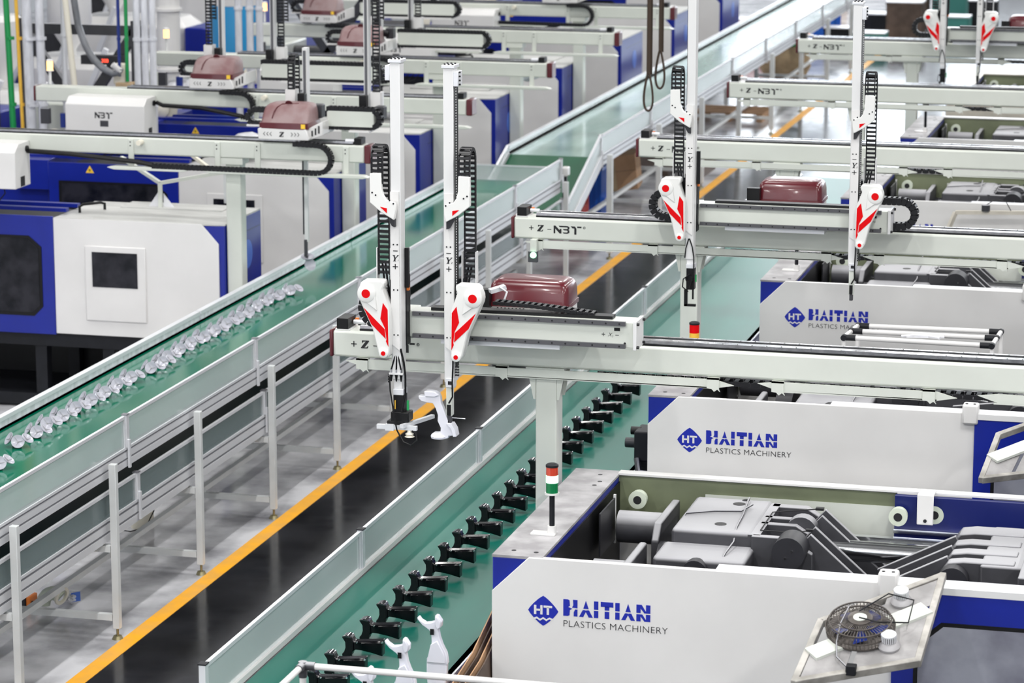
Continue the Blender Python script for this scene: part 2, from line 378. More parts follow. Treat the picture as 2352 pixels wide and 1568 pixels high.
# ---- left two-deck conveyor
XB, XF = -7.94, -6.93
CV = thing('two_deck_conveyor', 'long green two-deck belt conveyor with clear side panels carrying pale shell parts', 'conveyor', (XF, 14, 0))
MB().box(XB + .012, XF - .02, 13.4, 28.5, 1.085, 1.115).build('belt', BELT1, CV)
MB().box(XB + .03, XF - .02, 13.4, 28.5, 1.02, 1.035).build('return_belt', BELT3, CV)
MB().box(XB + .03, XF - .02, 13.4, 28.7, .715, .735).build('lower_belt', BELT3, CV)
MB().cyl((XB + .03, 28.5, 1.067), (XF - .02, 28.5, 1.067), .045, 16).build('end_roller', STEEL, CV)
ysg = [14.58 + 2.43 * k for k in range(6)] + [28.54]
guard(CV, XF - .005, ysg, 1.14, 1.345, 1)
guard(CV, XF - .005, [14.73 + 2.44 * k for k in range(6)] + [28.6], .765, .935, 1, lower=True)
side_rail(CV, XF - .035, 1, 13.4, 28.52, 1.142, .125)
side_rail(CV, XF - .035, 1, 13.4, 28.6, .765, .145, 'lower_side_rail')
side_rail(CV, XB + .02, -1, 13.4, 28.52, 1.13, .125)
side_rail(CV, XB + .02, -1, 13.4, 28.6, .765, .145, 'lower_side_rail')
for a in (13.4, 17.2, 21.0, 24.8):
    f = MB().box(XB - .022, XB + .022, a, min(a + 3.78, 28.5), 1.172, 1.20).build('back_panel_frame', ALU, CV)
    MB().box(XB + .008, XB + .016, a, min(a + 3.78, 28.5), 1.110, 1.172).build('pane', CLEAR, f)
f = MB().box(XB, XF, 28.555, 28.575, 1.245, 1.26).build('end_panel_frame', ALU, CV)
MB().box(XB, XF, 28.56, 28.568, 1.10, 1.245).build('pane', PANEL, f)
MB().box(XF - .02, XF + .05, 28.60, 28.72, 1.16, 1.25).build('bearing_block', WHITE, CV, bevel=.012)
MB().box(XF - .01, XF + .03, 28.64, 28.69, .85, 1.16).build('tension_bar', BLACK, CV)
yl = [15.16 + 1.485 * k for k in range(10)]
for y in yl:
    leg(CV, -6.875, y, 1.122); leg(CV, XB - .04, y, 1.10)
    MB().box(XB, -6.90, y - .02, y + .02, .120, .160).build('cross_brace', POST, CV)
    MB().box(XB, -6.90, y - .02, y + .02, .56, .60).build('deck_support', POST, CV)
MB().box(-7.44, -7.40, 13.4, 28.6, .160, .198).build('centre_rail', POST, CV)
# ---- far conveyor: flat run, then a ramp down to the lower deck
FC = thing('far_ramp_conveyor', 'far belt conveyor that slopes down green onto the lower deck in front', 'conveyor', (XF, 34, 0))
yb, ye = 30.3, 49.6; yr, zr = 28.75, .80 - .215
MB().box(XB + .03, XF - .02, yb, ye, 1.085, 1.115).build('belt', BELTP, FC)
dz = 1.115 - .60
MB().prism([(yb, 1.115), (yr, 1.115 - dz), (yr, 1.085 - dz), (yb, 1.085)], XB + .03, XF - .02, 'x').build('ramp_belt', mat('ramp_belt_green', (0.0, 0.085, 0.035), 0.5, spec=0.3, noise=.2, nscale=2), FC)
ysf = [yb + 2.53 * k for k in range(8)] + [49.58]
guard(FC, XF - .005, ysf, 1.14, 1.345, 1)
side_rail(FC, XF - .035, 1, yb, ye, 1.142, .125); side_rail(FC, XB + .02, -1, yb, ye, 1.13, .125)
MB().box(XB - .02, XB + .02, yb, ye, 1.175, 1.205).build('back_rail', ALU, FC)
p = MB().box(XB - .005, XB + .003, yb, ye, 1.115, 1.175).build('back_pane', PANEL, FC)
# ramp sides
for x, hh, s in ((XF, .22, 1), (XB, .07, -1)):
    MB().prism([(yb, 1.142 + hh - .02), (yr, 1.142 - dz + hh - .02), (yr, 1.142 - dz + hh), (yb, 1.142 + hh)], x - .012, x + .012, 'x').build('ramp_top_rail', ALU, FC)
    MB().prism([(yb, 1.03), (yr, 1.03 - dz), (yr, 1.142 - dz), (yb, 1.142)], x - .015, x + .02, 'x').build('ramp_side_rail', ALU, FC)
    MB().prism([(yb, 1.142), (yr, 1.142 - dz), (yr, 1.142 - dz + hh - .02), (yb, 1.142 + hh - .02)], x - .004, x + .004, 'x').build('ramp_pane', PANEL, FC)
for k in range(8):
    y = 30.5 + 2.53 * k; leg(FC, -6.875, y, 1.12, .06); leg(FC, XB - .04, y, 1.10, .06)
    MB().box(XB, -6.90, y - .02, y + .02, .205, .245).build('cross_brace', POST, FC)
MB().box(-7.42, -7.38, yb, ye, .245, .285).build('centre_rail', POST, FC)
# ---- right conveyor
XG = -4.685
RC = thing('teal_conveyor', 'wide teal belt conveyor beside the white machines carrying black forked parts', 'conveyor', (XG, 14, 0))
MB().box(XG + .03, -3.72, 11.75, 29.5, 1.085, 1.115).build('belt', BELT2, RC)
MB().box(XG + .03, -3.72, 11.75, 29.5, 1.0, 1.015).build('return_belt', BELT3, RC)
guard(RC, XG, [12.355 + 2.415 * k for k in range(8)], 1.14, 1.352, 0, cap=DARK)
MB().box(XG - .015, XG + .022, 11.75, 29.5, 1.115, 1.145).build('panel_ledge', WHITE, RC)
side_rail(RC, XG + .02, -1, 11.75, 29.5, 1.125, .125); side_rail(RC, -3.75, 1, 11.75, 29.5, 1.14, .125)
for k in range(12):
    y = 12.1 + 1.5 * k; leg(RC, XG - .02, y, 1.0); leg(RC, -3.74, y, 1.0)
    MB().box(XG, -3.74, y - .02, y + .02, .205, .245).build('cross_brace', POST, RC)

# ================================================================ MOULDED PARTS
FORK = [(-215, 45), (-210, 72), (-150, 140), (-60, 200), (-30, 250), (-25, 350), (-40, 450), (-90, 590), (-96, 640), (-70, 655), (160, 655), (185, 640), (180, 590), (165, 500), (110, 390), (75, 290), (60, 190), (100, 150), (108, 80), (60, 10), (25, 0), (20, 80), (-40, 105), (-110, 115), (-170, 80), (-200, 40)]
def fork_mb(scale, depth, hole=True):
    """flat forked handle: u along length, v across the fork, thickness t; returned in local axes (u, t, v)"""
    k = .00036 * scale
    mb = MB(); P = [(q[1] * k, q[0] * k) for q in FORK]
    mb.prism(P, -depth / 2, depth / 2, 'y')
    # raised rim pieces and a hollow back give the shell its edges
    body = [(p[1] * k, p[0] * k) for p in [(-30, 380), (-85, 620), (165, 620), (150, 510), (95, 400), (55, 330)]]
    mb.prism(body, -depth / 2 - .012, -depth / 2, 'y')
    mb.prism([(p[1] * k, p[0] * k) for p in [(30, 10), (60, 18), (98, 80), (92, 150), (60, 180), (30, 130)]], -depth / 2 - .010, -depth / 2, 'y')
    return mb
BSH = [(0, .096), (.010, .104), (.03, .108), (.045, .104), (.054, .092), (.062, .080), (.10, .082), (.150, .087), (.208, .093), (.206, .014), (.15, .028), (.10, .036), (.070, .038), (.054, .028), (.046, .006), (.036, 0), (0, 0), (0, .012), (.010, .024), (.017, .045), (.016, .072), (.006, .088)]
def black_part(y, i, lab):
    t = thing('forked_handle', lab, 'plastic part', (-4.22, y, 1.115), 'black forked parts on the teal belt')
    z0 = 1.115 + .070; x0 = -4.335
    M = Matrix.Translation((x0, y, z0)) @ Matrix.Rotation(math.radians(-8), 4, 'X')
    z1 = 1.117
    MB().prism([(x0 + a, z1 + b) for a, b in BSH], y - .028, y + .022, 'y').build('handle_shell', BLKG, t, bevel=.004)
    MB().prism([(x0 + a, z1 + b) for a, b in [(.10, .045), (.10, .078), (.150, .082), (.207, .088), (.205, .022), (.15, .036)]], y - .036, y - .027, 'y').build('barrel_rib', BLKG, t, bevel=.003)
    MB().prism([(x0 + a, z1 + b) for a, b in [(0, .097), (.008, .106), (.028, .111), (.046, .107), (.054, .094), (.042, .096), (.02, .099)]], y - .034, y + .026, 'y').build('crest', BLKC, t, bevel=.003)
    MB().cyl((x0 + .055, y - .045, 1.116), (x0 + .055, y - .045, 1.225), .0028, 6).build('thin_pin', BLACK, t)
    g = MB(); g.cyl((x0 + .08, y - .03, z0 + .010), (x0 + .08, y - .038, z0 + .010), .004, 8).cyl((x0 + .208, y - .03, z0 + .02), (x0 + .208, y - .038, z0 + .02), .005, 8)
    g.build('stud', STEEL, t)
    return t
ord_ = ['first', 'second', 'third', 'fourth', 'fifth', 'sixth', 'seventh', 'eighth', 'ninth', 'tenth', 'eleventh', 'twelfth', 'thirteenth', 'fourteenth', 'fifteenth', 'sixteenth', 'seventeenth', 'eighteenth', 'nineteenth', 'twentieth', 'twenty-first', 'twenty-second', 'twenty-third', 'twenty-fourth']
p0 = None; ys = [12.80 + .2825 * k for k in range(24)]
for i, y in enumerate(ys):
    lab = 'black forked part on the teal belt, %s from the near end' % ord_[i]
    if p0 is None: p0 = black_part(y, i, lab)
    else:
        c = copy_tree(p0); c.location = (-4.22, y, 1.115); c['label'] = lab
# white forked parts standing at the near end of the belt
for i, (x, y, z, lab) in enumerate([(-3.655, 12.62, 1.36, 'white forked part nearest the machine, standing highest in its row'),
                                    (-3.72, 12.32, 1.335, 'white forked part in the middle of the standing row at frame bottom'),
                                    (-3.79, 12.02, 1.29, 'white forked part leftmost, half behind the white pipe rail'),
                                    (-3.80, 11.72, 1.20, 'white forked part just below the white pipe rail, only tips showing')]):
    t = thing('white_fork_part', lab, 'plastic part', (x, y, 1.115), 'white forked parts')
    M = Matrix.Translation((x, y, z + .235)) @ Matrix.Rotation(math.radians(90), 4, 'Y')
    mb = fork_mb(1.0, .035)
    for j, v in enumerate(mb.v): mb.v[j] = Vector((v.x, v.y, v.z))
    mb.xf(M).build('handle_shell', WHITEP, t, bevel=.004)
    MB().box(x - .012, x + .006, y - .031, y - .029, z + .235 - .090, z + .235 - .062).build('slot', BLACK, t)
    MB().prism([(x - .034, z + .03), (x + .064, z + .03), (x + .060, z - .06), (x + .035, 1.115), (x - .01, 1.115), (x - .036, z - .06)], y - .017, y + .017, 'y').build('part_foot', WHITEP, t, bevel=.006)
# pale shells: three shallow dishes round a hub
def dish(mb, c, n, r):
    n = Vector(n).normalized(); c = Vector(c)
    return mb.lathe(c, n, [(r * .25, -.014), (r * .8, -.006), (r, .004), (r * 1.0, .007), (r * .93, .006), (r * .6, -.001), (r * .12, -.006)], 18)
def cup_part(x, y, lab, a=0.0):
    t = thing('triple_dish_part', lab, 'plastic part', (x, y, 1.115), 'pale dish parts on the green belt')
    z = 1.115
    mb = MB(); mb.lathe((x, y, z), (0, 0, 1), [(.030, 0), (.034, .03), (.02, .065), (.006, .075)], 12); mb.build('hub', CASTD, t)  # hub near-black to paint in the shade under the dishes
    for c, nn, r in (((-.050, -.006, .052), (-.66, -.52, .54), .044), ((.022, -.034, .044), (.28, -.84, .46), .043), ((.064, .014, .054), (.62, -.10, .78), .042)):
        cc = Vector((x + c[0], y + c[1], z + c[2])); nn = Vector(nn).normalized()
        o = dish(MB(), cc, nn, r).build('dish', CUPW, t)
        u = nn.orthogonal().normalized(); w = nn.cross(u); q = MB()
        for k in range(3):
            e = u * math.cos(2.1 * k + .4) + w * math.sin(2.1 * k + .4); q.bar(cc - nn * .004, cc + e * r * .86 + nn * .003, .0022, .003, up=nn)
        q.cyl(cc - nn * .006, cc + nn * .001, .005, 8); q.build('rib_lines', CAST0, o)
    return t
cups = [(-7.639, 16.933), (-7.627, 17.209), (-7.656, 17.444), (-7.651, 17.675), (-7.649, 17.911), (-7.647, 18.151), (-7.646, 18.397), (-7.653, 18.647), (-7.652, 18.883), (-7.622, 19.199), (-7.622, 19.401), (-7.654, 19.599), (-7.654, 19.856), (-7.667, 20.092), (-7.65, 20.316), (-7.645, 20.566), (-7.65, 20.819), (-7.641, 21.055), (-7.652, 21.29), (-7.672, 21.555), (-7.663, 21.806), (-7.651, 22.005), (-7.614, 22.215), (-7.526, 16.386)]
cp = None
for i, (x, y) in enumerate(cups):
    lab = 'pale triple-dish part on the green belt, %s from the near end' % ord_[i] if i < 23 else 'pale triple-dish part cut off by the left edge of the photo'
    if cp is None: cp = cup_part(x, y, lab)
    else:
        c = copy_tree(cp); c.location = (x, y, 1.115); c['label'] = lab; c.rotation_euler.z = random.uniform(-.22, .22)
# ================================================================ RIGHT ROBOTS
NBT = {'N': [[(0, 0), (0, 1), (.19, 1), (.62, .42), (.62, .60), (.80, .60), (.80, 0), (.62, 0), (.17, .62), (.17, 0)]],
       'B': [[(.50, 1), (1.42, 1), (1.62, .88), (1.62, .62), (1.52, .52), (1.62, .42), (1.62, .12), (1.42, 0), (1.05, 0), (.92, .17), (1.36, .17), (1.44, .24), (1.44, .36), (1.36, .43), (1.06, .43), (.94, .60), (1.36, .60), (1.44, .66), (1.44, .78), (1.36, .83), (.64, .83)]],
       'T': [[(1.74, 1), (2.18, .98), (2.34, .72), (2.34, -.06), (2.12, -.06), (2.12, .72), (1.92, .74)], [(2.42, 1.0), (2.86, 1.0), (2.86, .80), (2.42, .80)]]}
ZI = [(.10, 1), (1.0, 1), (1.02, .90), (.42, .12), (.70, .14), (.86, .32), (.92, .32), (.80, 0), (-.02, 0), (-.04, .10), (.58, .88), (.30, .86), (.16, .70), (.10, .70)]
YI = [(.05, 1), (.50, 1), (.48, .93), (.40, .92), (.52, .58), (.86, .92), (.76, .93), (.78, 1), (1.12, 1), (1.10, .93), (1.02, .92), (.58, .46), (.50, .08), (.62, .07), (.60, 0), (.12, 0), (.14, .07), (.26, .08), (.34, .46), (.18, .92), (.07, .93)]
def glyph(mb, polys, x, y, z, s, sx=1.0):
    for p in polys: mb.prism([(x + a * s * sx, z + b * s) for a, b in p], y - .0012, y + .0005, 'y')
def plus(mb, x, y, z, s):
    mb.box(x - s / 2, x + s / 2, y - .0012, y, z - s * .08, z + s * .08); mb.box(x - s * .08, x + s * .08, y - .0012, y, z - s / 2, z + s / 2)
def minus(mb, x, y, z, s): mb.box(x - s / 2, x + s / 2, y - .0012, y, z - s * .08, z + s * .08)
def nbt_logo(parent, x, y, z, s, name='logo', reg=True):
    mb = MB()
    for k in 'NBT': glyph(mb, NBT[k], x, y, z, s, 1.28 if reg else 1.1)
    if reg: mb.ring((x + 4.02 * s, y - .0012, z + .86 * s), (0, 1, 0), .17 * s, .13 * s, .001, 12)
    o = mb.build(name, INK, parent, smooth=False)
    if reg: text_mesh('R', .24 * s, x + 3.94 * s, y - .001, z + .78 * s, parent, 'registered_mark')
    return o
ELBOW = [(-0.171, 2.840), (-0.155, 2.852), (-0.06, 2.855), (-0.049, 2.846), (-0.05, 2.825), (-0.058, 2.809), (-0.024, 2.716), (-0.022, 2.514), (-0.022, 2.476), (-0.030, 2.464), (-0.045, 2.459), (-0.062, 2.462), (-0.075, 2.474), (-0.084, 2.492), (-0.111, 2.605), (-0.168, 2.728), (-0.183, 2.765), (-0.186, 2.785), (-0.184, 2.805), (-0.175, 2.827)]
ARROWA = [(-0.155, 2.713), (-0.046, 2.608), (-0.041, 2.559), (-0.116, 2.631)]
ARROWB = [(-0.054, 2.742), (-0.03, 2.708), (-0.027, 2.518), (-0.040, 2.546), (-0.037, 2.556), (-0.044, 2.612), (-0.068, 2.661)]
FACET = [(-0.168, 2.745), (-0.137, 2.738), (-0.084, 2.700), (-0.093, 2.773), (-0.10, 2.80)]
BRK = [(-.121, 3.394), (-.062, 3.397), (-.060, 3.318), (-.052, 3.285), (-.036, 3.262), (.006, 3.250), (.012, 3.240), (.012, 3.205), (.004, 3.162), (-.064, 3.200), (-.122, 3.247)]
def vertical_arm(root, ax, s, y, ztop, tip, zt_in, label, name='vertical_arm'):
    """telescopic arm under a chain arch; s=-1 mirrors left and right. y is its front plane"""
    X = lambda u: ax + s * u
    def bx(mb, u0, u1, y0, y1, z0, z1): a, b = sorted((X(u0), X(u1))); return mb.box(a, b, y0, y1, z0, z1)
    def pr(mb, pts, y0, y1): return mb.prism([(X(a), b) for a, b in pts], y0, y1, 'y')
    A = MB(); bx(A, -.026, .026, y, y + .075, 2.34, ztop); arm = A.build(name, ARMW, root, bevel=.003, label=label)
    # front cover strip with a slanted foot
    pr(MB(), [(-.027, 3.30), (.018, 3.30), (.018, 2.490), (-.027, 2.525)] if s > 0 else [(-.027, 3.30), (.020, 3.30), (.020, 2.525), (-.027, 2.490)], y - .007, y).build('cover_strip', WHITE, arm)
    b = MB()
    for k in range(5):
        z = 3.033 - .231 * k
        if z < 2.5: break
        for u in (-.011, .009): b.cyl((X(u), y - .0085, z), (X(u), y - .005, z), .0042, 8)
    b.build('screws', INK, arm)
    t = MB(); minus(t, X(-.001), y - .007, 3.001, .024); t.build('minus_mark', INK, arm, smooth=False); t = MB(); plus(t, X(-.002), y - .007, 2.921, .027); t.build('plus_mark', INK, arm, smooth=False)
    t = MB(); glyph(t, [YI], X(-.002) - .016, y - .007, 2.948, .032); t.build('axis_letter', INK, arm, smooth=False)
    text_mesh('1' if s > 0 else '2', .013, X(-.002) + .011, y - .0082, 2.949, arm, 'axis_number', shear=.3)
    # toothed belt up the edge of the arm
    u0 = -.030 if s > 0 else -.036
    m = MB(); bx(m, u0, u0 + .003, y + .012, y + .055, 2.42, ztop - .03); m.build('belt_strip', BLACK, arm)
    if s < 0:
        m = MB(); z = 2.62
        while z < ztop - .09: bx(m, u0 - .003, u0 - .0005, y + .006, y + .012, z, z + .007); z += .0135
        m.build('belt_teeth', ARMW, arm)
    # top cap, pulley block
    c = MB(); bx(c, -.034, .034, y - .006, y + .085, ztop, ztop + .016); cap = c.build('top_cap', ALU, arm, bevel=.002)
    c = MB()
    for u in (-.020, .0, .020):
        for yy in (y + .012, y + .06): c.cyl((X(u), yy, ztop + .016), (X(u), yy, ztop + .022), .006, 6)
    c.build('bolts', INK, cap)
    c = MB(); bx(c, -.052, -.026, y + .0, y + .075, ztop - .09, ztop - .015); blk = c.build('belt_clamp', ALU, arm, bevel=.003)
    c = MB()
    for k in range(4): c.cyl((X(-.052), y + .015, ztop - .080 + .02 * k), (X(-.060), y + .015, ztop - .080 + .02 * k), .005, 6)
    c.build('bolts', INK, blk)
    # drag chain arch (front run short, rear run down to the carriage)
    yc, r = y + .030, .055; cu = X(-.088)
    path = [(cu, yc - r, 3.34), (cu, yc - r, 3.47)] + [(cu, yc - r * math.cos(t), 3.47 + r * math.sin(t)) for t in [PI * k / 10 for k in range(1, 11)]] + [(cu, yc + r, 2.86)]
    chain(MB(), resample(path, .026), (1, 0, 0), .056, .018).build('drag_chain', CHAIN, arm)
    h = MB()
    for k in (-.010, .006): h.tube([(cu + k, yc + r, 2.92), (cu + k + s * .012, yc + r - .01, 2.84), (cu + k + s * .035, yc, 2.78), (cu + k + s * .05, yc, 2.72)], .006, 6)
    h.build('chain_cables', BLACK, arm)
    g = MB(); bx(g, -.124, -.119, yc + r - .02, yc + r + .02, 2.84, 3.0); bx(g, -.052, -.047, yc + r - .02, yc + r + .02, 2.84, 3.0); g.build('chain_guide', ARMW, arm)
    # chain bracket with red triangle
    bk = pr(MB(), BRK, y - .045, y - .018); bo = bk.build('chain_bracket', SHELL, arm, bevel=.004)
    pr(MB(), [(-.068, 3.228), (-.032, 3.222), (-.032, 3.197)], y - .0465, y - .044).build('red_triangle', RED, bo, smooth=False)
    q = MB()
    for u, z in ((-.108, 3.298), (-.090, 3.286), (-.018, 3.262), (.002, 3.246)): q.cyl((X(u), y - .047, z), (X(u), y - .043, z), .0045, 8)
    q.build('screws', DARK, bo)
    pr(MB(), [(-.045, 3.19), (.004, 3.165), (.004, 3.125), (-.012, 3.13)], y - .03, y - .008).build('bracket_cable', CASTD, arm)
    # elbow cover
    e = pr(MB(), ELBOW, y - .055, y + .02).build('elbow_cover', SHELL, arm, bevel=.008)
    pr(MB(), FACET, y - .062, y - .055).build('raised_facet', SHELL, e, bevel=.003)
    MB().lathe((X(-.140), y - .055, 2.787), (0, -1, 0), [(.048, 0), (.046, .008), (.038, .012)], 28).build('hub_ring', SHELL, e)
    MB().cyl((X(-.140), y - .0675, 2.787), (X(-.140), y - .0655, 2.787), .0225, 26).build('hub_disc', RED, e)
    MB().lathe((X(-.052), y - .055, 2.485), (0, -1, 0), [(.025, 0), (.024, .007), (.018, .010)], 22).build('pivot_ring', SHELL, e)
    MB().cyl((X(-.052), y - .0665, 2.485), (X(-.052), y - .0645, 2.485), .0118, 20).build('pivot_disc', RED, e)
    pr(pr(MB(), ARROWA, y - .0568, y - .0545), ARROWB, y - .0568, y - .0545).build('red_arrow', RED, e, smooth=False)
    # drive unit behind the arm, sensor strip
    d = MB(); bx(d, -.060, .030, y + .075, y + .15, 2.50, 2.86); d.build('drive_unit', DARK, arm, bevel=.004)
    if s > 0:
        d = MB(); bx(d, .030, .050, y + .05, y + .07, 2.805, 3.008); d.build('sensor_rail', BLACK, arm)
    d = MB(); bx(d, .028 if s > 0 else -.062, .042 if s > 0 else -.030, y + .08, y + .10, 2.785, 2.812); d.build('sensor_lamp', LEDR if s < 0 else ORANGE, arm)
    # inner arm and tool
    i = MB()
    if tip == 'gripper':
        bx(i, -.020, .024, y + .01, y + .06, 2.290, 2.42); inner = i.build('inner_arm', ARMW, arm, bevel=.002)
        bx(MB(), -.018, .036, y - .012, y + .06, 2.262, 2.292).build('wrist_block', ALU, inner, bevel=.002)
        bx(MB(), -.040, .034, y - .012, y + .03, 2.366, 2.374).build('fitting_plate', ARMW, inner)
        q = MB(); qq = MB()
        for u in (-.030, -.003, .022):
            q.cyl((X(u), y - .002, 2.374), (X(u), y - .002, 2.392), .006, 8)
            qq.cyl((X(u), y - .002, 2.366), (X(u), y - .002, 2.330), .009, 8, .003)
            qq.tube([(X(u), y - .002, 2.39), (X(u * .6), y + .0, 2.43), (X(u * .25), y + .005, 2.47), (X(.004), y + .01, 2.50)], .0045, 6)
        q.build('fittings', STEEL, inner); qq.build('air_hoses', BLACK, inner)
        q = MB()
        for k in range(4): q.box(*sorted((X(-.042), X(-.048))), y, y + .01, 2.322 + .013 * k, 2.330 + .013 * k)
        q.build('bolts', INK, inner)
        bx(MB(), -.018, .036, y - .01, y + .06, 2.165, 2.262).build('tool_changer', BLACK, inner, bevel=.003)
        g = MB(); bx(g, -.030, .066, y - .02, y + .06, 2.125, 2.175); bx(g, -.050, .040, y - .02, y + .04, 2.108, 2.128); g.build('tool_base', BLACK, inner, bevel=.004)
        bx(MB(), .052, .062, y - .005, y + .005, 2.185, 2.235).build('valve_body', GREENP, inner)
        bx(MB(), -.008, -.004, y - .018, y - .012, 2.19, 2.235).build('tube_clip', YELP, inner)
        b1 = MB(); bx(b1, -.101, .109, y - .03, y - .008, 2.086, 2.108); bx(b1, -.055, -.010, y - .034, y - .008, 2.080, 2.112); b1.bar((X(.040), y - .06, 2.112), (X(.13), y + .20, 2.112), .022, .018); b1.build('tool_bars', ALU, inner)
        MB().lathe((X(.070), y - .02, 2.086), (0, 0, -1), [(.010, 0), (.012, .012), (.022, .02), (.013, .026), (.026, .034), (.010, .038)], 16).build('suction_cup', RUBW, inner)
        MB().tube([(X(-.030), y - .03, 2.36), (X(-.026), y - .035, 2.29), (X(-.012), y - .045, 2.22), (X(0), y - .05, 2.15), (X(.012), y - .05, 2.09), (X(.045), y - .05, 2.03), (X(.085), y - .045, 2.012), (X(.115), y - .04, 2.04), (X(.108), y - .03, 2.075), (X(.08), y - .025, 2.09)], .0045, 6).build('tool_hose', BLACK, inner)
        MB().tube([(X(.02), y + .0, 2.50), (X(.036), y, 2.43), (X(.044), y, 2.36), (X(.044), y, 2.27), (X(.030), y - .02, 2.18)], .006, 6).build('side_cable', BLACK, inner)
    elif tip == 'hook':
        bx(i, -.020, .024, y + .01, y + .06, 2.31, 2.42); inner = i.build('inner_arm', ARMW, arm, bevel=.002)
        bx(MB(), -.018, .036, y - .012, y + .06, 2.285, 2.312).build('wrist_block', ALU, inner, bevel=.002)
        bx(MB(), -.016, .034, y - .01, y + .05, 2.15, 2.285).build('tool_changer', BLACK, inner, bevel=.004)
        q = MB(); q.ring((X(.004), y - .02, 2.22), (0, 1, 0), .024, .014, .02, 14); q.bar((X(-.018), y, 2.15), (X(-.018), y, 2.045), .02, .02); q.bar((X(-.026), y, 2.052), (X(.045), y, 2.052), .02, .014); q.bar((X(.026), y, 2.15), (X(.026), y, 2.09), .010, .010)
        q.build('hook', BLACK, inner)
        bx(MB(), .040, .048, y - .005, y + .005, 2.20, 2.245).build('valve_body', GREENP, inner)
        q = MB(); q.tube([(X(0), y, 2.47), (X(.02), y - .01, 2.42), (X(.032), y - .02, 2.36), (X(.034), y - .02, 2.26), (X(.01), y - .03, 2.16)], .0045, 6); q.tube([(X(-.004), y, 2.47), (X(-.02), y - .01, 2.41), (X(-.026), y - .01, 2.35)], .004, 6); q.tube([(X(.01), y - .02, 2.25), (X(-.03), y - .03, 2.22), (X(-.034), y - .03, 2.17), (X(.0), y - .02, 2.14)], .004, 6)
        q.build('air_hoses', BLACK, inner)
    else:
        bx(i, -.019, .018, y + .01, y + .055, 2.305, 2.46); inner = i.build('inner_arm', ARMW, arm, bevel=.002)
        bx(MB(), -.024, .018, y - .008, y + .05, 2.315, 2.362).build('wrist_block', ALU, inner, bevel=.002)
        q = MB(); bx(q, -.013, .005, y - .010, y - .007, 2.330, 2.348); q.build('wrist_mark', INK, inner)
        bx(MB(), -.012, .018, y + .0, y + .045, 2.165, 2.315).build('lower_link', CREAM, inner, bevel=.004)
        bx(MB(), -.008, .012, y - .006, y + .03, 2.170, 2.225).build('slot', BLACK, inner)
        bx(MB(), -.008, .012, y + .0, y + .03, 2.128, 2.178).build('sprue_gripper', CAST, inner, bevel=.003)
        MB().tube([(X(-.020), y + .0, 2.50), (X(-.02), y - .005, 2.42), (X(-.018), y - .012, 2.34), (X(-.020), y - .014, 2.27), (X(0), y - .012, 2.235)], .0045, 6).build('air_hoses', BLACK, inner)
        q = MB()
        for r_ in range(2):
            for k in range(4): bx(q, -.030 - .011 * r_, -.038 - .011 * r_, y, y + .01, 2.375 + .014 * k, 2.383 + .014 * k)
        q.build('bolts', INK, inner)
    return arm
def motor_cover(root, x0, x1, y0, y1, z, name='motor_cover', m=MAROON, h=.135, front_slope=.02):
    lv = []
    for k, (f, ins) in enumerate([(0, 0), (.10, 0), (.55, .002), (.78, .008), (.90, .020), (.97, .040), (1.0, .07)]):
        lv.append((z + h * f, x0 + ins * .9, x1 - ins * 1.0, y0 + ins * .8 + front_slope * f, y1 - ins * .5))
    o = MB().rrect(lv, .035, 4).build(name, m, root)
    lh = .018 if m is MAROON else .045
    MB().rrect([(z - .002, x0 - .005, x1 + .005, y0 - .005, y1 + .005), (z + lh, x0 - .005, x1 + .005, y0 - .005 + lh * .1, y1 + .005)], .03, 3).build('cover_lip', MAROON, o)
    if m is not MAROON:
        fy = lambda f: y0 + front_slope * f
        MB().cyl((x0 + .20, fy(.93) + .045, z + h * .985), (x0 + .20, fy(.93) + .05, z + h * 1.004), .030, 18).build('thumb_recess', MAROON, o)
        MB().tube([(x0 + .095, fy(.40) - .002, z + h * .42), (x0 + .10, fy(.62) + .0, z + h * .66), (x0 + .115, fy(.80) + .012, z + h * .84), (x0 + .145, fy(.93) + .035, z + h * .965), (x0 + .28, fy(1) + .05, z + h * .99)], .005, 6).build('ridge_line', MAROON, o)
    return o
def loop_chain(root, cx, cz, r, s, y, w, xend, name='loop_chain'):
    """C-shaped drag chain lying on its side in the X-Z plane, opening towards s"""
    pts = [(cx + s * abs(xend), y, cz + r)] + [(cx + r * math.cos(t), y, cz + r * math.sin(t)) for t in [(PI / 2 + PI * k / 9) if s > 0 else (PI / 2 - PI * k / 9) for k in range(10)]] + [(cx + s * abs(xend), y, cz - r)]
    return chain(MB(), resample(pts, .030), (0, 1, 0), w, .042).build(name, CHAIN, root)
